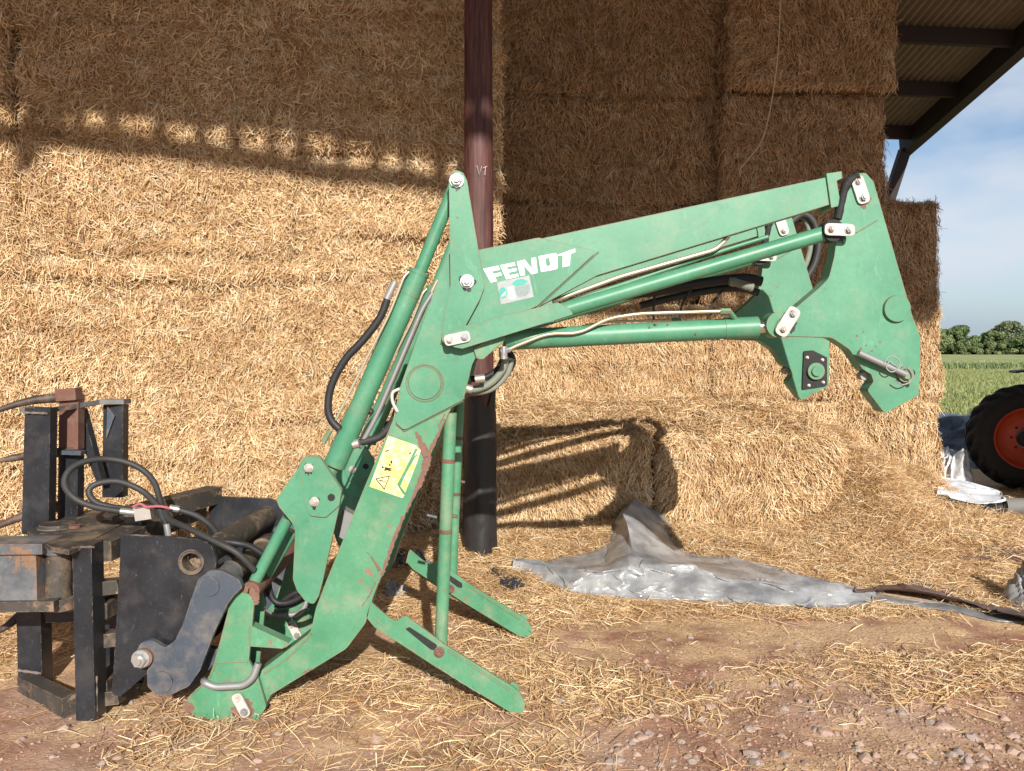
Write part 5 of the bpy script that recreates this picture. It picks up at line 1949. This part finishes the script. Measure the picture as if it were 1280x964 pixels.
    o = part('drain_pipe', bm_cyl((p.x, p.y + .02, p.z + .02), (p.x + 1.0, p.y - .02, p.z + .02), .075, seg=20), plain_mat('dull grey pipe', (.16, .155, .145), .7), None, True)
    tag(o, 'grey pipe lying on the ground in front of the tractor wheel', 'pipe')
    # scraps of dark plastic between the stands and by the pole
    for px, py, sx, sy, sz, lab, mt in ((500, 704, .13, .10, .09, 'dark crumpled plastic scrap behind the stand strut', m_tarpblack), (526, 708, .07, .06, .09, 'small slate scrap of plastic beside the stand strut', m_tarpblue),
                                        (492, 742, .09, .08, .07, 'grey crumpled plastic scrap lying between the two stand feet', m_tarpgrey), (641, 730, .085, .08, .04, 'flat scrap of dark plastic left of the silver tarpaulin', m_tarpblack)):
        g = GP(px, py, 0)
        V, Fq = lump((g.x, g.y, g.z - .01), (sx, sy, sz), px * .1, .5)
        sheet_obj('plastic_scrap', lab, 'plastic scrap', V, Fq, mt)
    pth = [(606, 692), (612, 702), (620, 712), (632, 722)]
    rows = [[GP(x + dx, y + dy, up) for x, y in pth] for dx, dy, up in ((-5, 4, .008), (0, 0, .03), (5, -3, .008))]
    V, Fq = grid_sheet(rows, 24, 8, .1, 5.5)
    sheet_obj('plastic_strip', 'black strip of plastic trailing over the straw from the foot of the pole', 'plastic scrap', V, Fq, m_tarpblack)


def lump(c, s, seed, amp):
    bm = bmesh.new()
    bmesh.ops.create_icosphere(bm, subdivisions=5, radius=1)
    bm.verts.ensure_lookup_table()
    U = np.array([v.co[:] for v in bm.verts]); Fq = np.array([[v.index for v in f.verts] for f in bm.faces])
    bm.free()
    rs = np.random.default_rng(int(seed * 10) + 3)
    h = np.zeros(len(U))
    for k in range(9):                                  # creases in many directions
        dv = rs.normal(0, 1, 3); dv /= np.linalg.norm(dv)
        fr = 1.1 * 1.35 ** k
        ph = U @ dv * fr + .5 * vnoise(U, 1.2, k + int(seed)) + rs.uniform(0, 3)
        h += (np.abs((ph % 2) - 1) * 2 - 1) * .42 / (1 + .38 * k)
    q = U * (1 + amp * h)[:, None]
    zz = np.maximum(0, q[:, 2])
    flare = 1 + .45 * (1 - np.minimum(1, zz)) ** 3
    return np.stack([q[:, 0] * s[0] * flare + c[0], q[:, 1] * s[1] * flare + c[1], zz * s[2] + c[2]], 1), Fq


build_sheets()


def build_twines():
    pts = [(976, -20, 7.78), (974, 40, 7.80), (970, 90, 7.82), (960, 150, 7.90), (950, 180, 7.93), (932, 203, 7.95), (925, 212, 7.95), (925, 221, 7.95)]
    o = part('baling_twine', bm_tube([P(x, y, d + .24) for x, y, d in pts], .006, 6), m_twine, None, True)
    tag(o, 'loose pale baling twine hanging down the dark bales above the boom', 'twine')
    pts = [(1165, 445), (1163, 490), (1158, 530), (1152, 575), (1150, 600)]
    o = part('baling_twine', bm_tube([P(x, y, 8.02) for x, y in pts], .005, 6), m_twine, None, True)
    tag(o, 'pale baling twine down the face of the sunlit bales right of the hitch plates', 'twine')


build_twines()

# ------------------------------------------------------------------ tractor in the shade at the right edge
def build_tractor():
    yc = 9.15
    c0 = P(1279, 546, yc)
    rad = .625
    cx, cz = c0.x + .08, rad
    T = thing('tractor', 'tractor in the shade at the right edge, lugged tyre with orange red rim', 'tractor', (cx, yc, .03))
    m_tyre = plain_mat('black tyre rubber', (.018, .017, .017), .8, 0, .4, 20, .3)
    m_rim = plain_mat('orange red rim paint', (.62, .085, .03), .5, 0, .2, 9, .1)
    m_hub = plain_mat('dark hub', (.02, .02, .02), .6, 0, .3)
    m_guard = plain_mat('black mudguard plastic', (.012, .012, .014), .5, 0, .2)
    m_bodyp = plain_mat('dark tractor paint', (.035, .06, .035), .5, 0, .2)

    def ring(bm, prof, c, seg=56):
        """prof: list of (radius, y)"""
        R_ = []
        for r, y in prof:
            R_.append([bm.verts.new((c[0] + math.cos(2 * math.pi * i / seg) * r, c[1] + y, c[2] + math.sin(2 * math.pi * i / seg) * r)) for i in range(seg)])
        for a, b in zip(R_, R_[1:]):
            for i in range(seg):
                j = (i + 1) % seg
                bm.faces.new((a[i], a[j], b[j], b[i]))
        return R_

    def wheel(x, y, r, w, s):
        c = (x, y, r)
        k = r / .625
        bm = bmesh.new()
        ring(bm, [(.37 * k, w * .12), (.385 * k, -.01 * k), (.44 * k, -.03 * k), (.53 * k, -.01 * k), (.575 * k, .04 * k), (.59 * k, w * .5), (.575 * k, w - .04 * k), (.53 * k, w + .01), (.44 * k, w + .02), (.385 * k, w)], c)
        ty = part('tyre', bm, m_tyre, T, smooth=True)
        # chevron lugs
        bm = bmesh.new()
        n = 19
        for i in range(n):
            for half, ph in ((0, 0), (1, .5)):
                a0 = 2 * math.pi * (i + ph) / n
                V = []
                for q in range(5):
                    f = q / 4
                    yy = (-.02 * k + (w / 2 + .02) * f) if half == 0 else (w + .02 * k - (w / 2 + .02) * f)
                    a = a0 + f * .30
                    r0 = (.545 + .03 * min(1, f * 2.5)) * k
                    r1 = (.600 + .045 * min(1, f * 2)) * k
                    if q == 0: r1 = .585 * k
                    da = .055 if q else .05
                    V.append([bm.verts.new((c[0] + math.cos(a + sg * da) * rr, c[1] + yy, c[2] + math.sin(a + sg * da) * rr)) for rr, sg in ((r0, -1), (r0, 1), (r1, .7), (r1, -.7))])
                for A, B in zip(V, V[1:]):
                    for m_ in range(4):
                        j = (m_ + 1) % 4
                        bm.faces.new((A[m_], A[j], B[j], B[m_]))
                bm.faces.new(V[0][::-1]); bm.faces.new(V[-1])
        part('lugs', bm, m_tyre, ty)
        bm = bmesh.new()
        ring(bm, [(.385 * k, .0), (.415 * k, -.014), (.385 * k, .02), (.355 * k, .03), (.335 * k, .10), (.30 * k, .13), (.20 * k, .15), (.13 * k, .12), (.128 * k, .10)], c)
        rm = part('rim', bm, m_rim, T, smooth=True)
        bm = bm_cyl((c[0], c[1] + .02, c[2]), (c[0], c[1] + .14, c[2]), .105 * k, .12 * k, 24)
        part('hub', bm, m_hub, rm, smooth=True)
        bm = bmesh.new()
        for i in range(8):
            a = 2 * math.pi * i / 8
            bm_bolt((c[0] + math.cos(a) * .165 * k, c[1] + .14, c[2] + math.sin(a) * .165 * k), .014, bm=bm)
        part('wheel_nuts', bm, m_hub, rm)

    wheel(cx, yc, .60, .42, 1)
    wheel(cx + .9, yc + 1.3, .60, .42, 1)
    wheel(cx + 2.4, yc, .55, .38, 1)
    wheel(cx + 2.4, yc + 1.75, .55, .38, 1)
    T.rotation_euler = (0, 0, R(-22))
    # mudguard
    bm = bmesh.new()
    prev = None
    for i in range(15):
        a = R(103 - 95 * i / 14)
        ring4 = []
        for rr, yy in ((.70, .0), (.70, .40), (.725, .40), (.725, .0)):
            dz = .02 if i == 0 else 0
            ring4.append(bm.verts.new((cx + math.cos(a) * rr, yc + yy, rad + .06 + math.sin(a) * rr * .98)))
        if prev:
            for q in range(4):
                j = (q + 1) % 4
                bm.faces.new((prev[q], prev[j], ring4[j], ring4[q]))
        else:
            bm.faces.new(ring4)
        prev = ring4
    bm.faces.new(prev[::-1])
    part('mudguard', bm, m_guard, T, bevel=.004)
    part('mudguard_stay', bm_beam((cx + .02, yc + .2, rad + .06), (cx + .02, yc + .2, rad + .77), .05, .05), m_guard, T)
    part('axle', bm_beam((cx, yc + .2, rad), (cx, yc + 1.95, rad), .16, .18), m_hub, T, bevel=.01)
    part('chassis', bm_box((cx - .1, yc + .85, .48), (cx + 2.6, yc + 1.3, .80)), m_hub, T, bevel=.02)
    part('bonnet', bm_box((cx + 1.2, yc + .75, .85), (cx + 3.0, yc + 1.4, 1.55)), m_bodyp, T, bevel=.08)


build_tractor()

# ------------------------------------------------------------------ field, hedge line and trees beyond the yard
def build_far():
    # rough grass: blades in the wedge that can be seen
    n = 60000
    Y = 15 + (61 - 15) * RNG.random(n) ** .62
    X = (.40 + .40 * RNG.random(n)) * Y
    h = RNG.uniform(.15, .42, n)
    ang = RNG.uniform(0, 6.28, n); tl = RNG.normal(0, .3, n)
    U = np.stack([np.cos(ang) * np.sin(tl), np.sin(ang) * np.sin(tl), np.cos(tl)], 1)
    N_ = np.tile(np.array([[0., -1., 0.]]), (n, 1))
    V, Fq = stalk_arrays(np.stack([X, Y, h * .42], 1), N_, U, h, RNG.uniform(.02, .05, n), RNG.normal(0, .1, n), RNG.normal(0, .6, n))
    MG = NT('rough grass')
    gi = MG.n('ShaderNodeNewGeometry')
    c = MG.ramp(gi.outputs['Random Per Island'], [(0, (.09, .14, .04)), (.6, (.17, .21, .075)), (1, (.33, .31, .15))])
    c = MG.mix(MG.ramp(MG.noise(MG.wpos(), .22, 4, .6), [(.4, 0.0), (.65, .6)]), c, (.26, .24, .09))
    MG.set(c, .7, 0, .2)
    tag(link_mesh('rough_grass', mesh_np('rough_grass', V, Fq), MG.m), 'rough green and straw coloured grass between the yard and the cereal field', 'grass', kind='stuff')
    # cereal field: a low block with uneven top
    MF = NT('ripening cereal')
    w = MF.wpos((.15, .03, 1))
    cc = MF.ramp(MF.noise(w, 2.2, 5, .65), [(.35, (.20, .235, .085)), (.6, (.33, .33, .15)), (.75, (.41, .39, .20))])
    MF.set(cc, .9, 0, .1)
    xs = np.linspace(-120, 420, 140)
    ys = np.concatenate([[61.9], 62 + np.linspace(0, 1, 70) ** 2 * 260])
    gx, gy = np.meshgrid(xs, ys)
    X, Y = gx.ravel(), gy.ravel()
    p = np.stack([X, Y, X * 0], 1)
    Z = .62 + .07 * vnoise(p, .7, 31) + .05 * vnoise(p, 2.5, 32)
    Z = np.where(Y < 61.95, -.02, Z)
    idx = np.arange(len(X)).reshape(len(ys), len(xs))
    Fq = np.stack([idx[:-1, :-1].ravel(), idx[:-1, 1:].ravel(), idx[1:, 1:].ravel(), idx[1:, :-1].ravel()], 1)
    o = link_mesh('cereal_field', mesh_np('cereal_field', np.stack([X, Y, Z], 1), Fq, True), MF.m)
    o['kind'] = 'structure'
    n = 26000
    Y = 60.6 + np.abs(RNG.normal(0, 1, n)) ** 2 * 3.5
    X = (.42 + .36 * RNG.random(n)) * Y
    h = RNG.uniform(.35, .85, n)
    tl = RNG.normal(0, .16, n); ang = RNG.uniform(0, 6.28, n)
    U = np.stack([np.cos(ang) * np.sin(tl), np.sin(ang) * np.sin(tl), np.cos(tl)], 1)
    V, Fq = stalk_arrays(np.stack([X, Y, h * .5], 1), np.tile(np.array([[0., -1., 0.]]), (n, 1)), U, h, RNG.uniform(.03, .07, n), RNG.normal(0, .08, n), RNG.normal(0, .6, n))
    MC = NT('cereal stems')
    gi = MC.n('ShaderNodeNewGeometry')
    MC.set(MC.ramp(gi.outputs['Random Per Island'], [(0, (.08, .14, .05)), (.6, (.17, .22, .09)), (1, (.34, .34, .16))]), .8, 0, .2)
    tag(link_mesh('cereal_edge', mesh_np('cereal_edge', V, Fq), MC.m), 'taller green stems along the near edge of the cereal field', 'crop', kind='stuff')
    # trees
    m_bark = plain_mat('bark', (.09, .07, .05), .9, 0, .3)
    def leafmat(nm, a, b, c):
        M = NT(nm)
        gi = M.n('ShaderNodeNewGeometry')
        M.set(M.ramp(gi.outputs['Random Per Island'], [(0, a), (.55, b), (1, c)]), .6, 0, .25)
        return M.m
    lm = [leafmat('dark leaves', (.05, .085, .025), (.09, .14, .045), (.14, .195, .075)), leafmat('olive leaves', (.08, .12, .04), (.15, .19, .075), (.23, .26, .12)), leafmat('grey green leaves', (.09, .12, .06), (.16, .185, .10), (.24, .26, .15))]
    def tree(name, label, px, ytop, wpx, d, mat, seed):
        rs = np.random.default_rng(seed)
        b = P(px, 441, d); b.z = 0
        H = P(px, ytop, d).z
        W_ = wpx / F * d / 2
        t = thing(name, label, 'tree', b, 'trees along the far edge of the field')
        bm = bmesh.new()
        bm_tube([b, b + Vector((.2, 0, H * .3)), b + Vector((-.2, 0, H * .62))], H * .035, 9, bm=bm, taper=lambda s: 1 - .6 * s)
        for k in range(6):
            a = k * 1.1 + seed
            bm_tube([b + Vector((0, 0, H * (.2 + .05 * k))), b + Vector((math.cos(a) * W_ * .4, math.sin(a) * W_ * .4, H * (.42 + .05 * k))), b + Vector((math.cos(a) * W_ * .7, math.sin(a) * W_ * .7, H * (.55 + .06 * k)))], H * .014, 6, bm=bm, taper=lambda s: 1 - .75 * s)
        part('trunk', bm, m_bark, t, smooth=True)
        # crown: leaf clumps spread over lobes
        C, Nn = [], []
        for k in range(44):
            a, e = rs.uniform(0, 6.28), rs.uniform(-1, 1)
            rr = rs.uniform(.45, .95)
            zc = H * (.48 + .38 * e)
            wr = math.sqrt(max(.05, 1 - max(0, e) ** 2))
            lc = np.array([math.cos(a) * W_ * rr * wr, math.sin(a) * W_ * rr * wr, zc])
            lr = rs.uniform(.16, .30) * min(W_, H * .5) * 1.25
            m = 420
            v = rs.normal(0, 1, (m, 3)); v /= np.linalg.norm(v, axis=1, keepdims=True)
            C.append(lc + v * lr * rs.uniform(.55, 1.05, (m, 1)) * np.array([1.1, 1.1, .85])); Nn.append(v)
        C = np.concatenate(C); Nn = np.concatenate(Nn)
        C = C[(C[:, 2] < H) & (C[:, 2] > .2)]; Nn = Nn[:len(C)]
        n = len(C)
        u = rs.normal(0, 1, (n, 3)); u -= Nn * np.sum(u * Nn, 1, keepdims=True); u /= np.linalg.norm(u, axis=1, keepdims=True)
        V, Fq = stalk_arrays(C, Nn, u, rs.uniform(.35, .8, n), rs.uniform(.3, .6, n), rs.normal(0, .1, n), rs.normal(0, .6, n))
        link_mesh('crown', mesh_np('crown', V, Fq), mat, t)
    tree('broadleaf_tree', 'dark green tree just right of the straw stack, left end of the tree line', 1200, 405, 34, 300, lm[0], 1)
    tree('broadleaf_tree', 'low dark tree in the dip of the tree line', 1221, 417, 22, 305, lm[0], 2)
    tree('broadleaf_tree', 'olive green tree with a sloping left shoulder, right of the dip', 1238, 412, 30, 300, lm[1], 3)
    tree('broadleaf_tree', 'tallest grey green tree of the line, above the tractor mudguard', 1262, 398, 40, 300, lm[2], 4)
    tree('broadleaf_tree', 'grey green tree cut by the right edge of the photo', 1290, 402, 36, 302, lm[1], 5)
    tree('broadleaf_tree', 'tree at the right end of the line, outside the frame', 1325, 408, 40, 305, lm[0], 6)
    tree('broadleaf_tree', 'low olive tree between the dip and the tallest tree', 1250, 415, 34, 296, lm[1], 8)
    tree('broadleaf_tree', 'low bushy tree at the foot of the left tree', 1210, 424, 34, 294, lm[1], 9)
    tree('broadleaf_tree', 'low dark bushy tree in front of the right trees', 1276, 420, 44, 293, lm[0], 10)
    tree('broadleaf_tree', 'tree of the line hidden behind the straw stack', 1172, 410, 36, 303, lm[1], 7)


build_far()
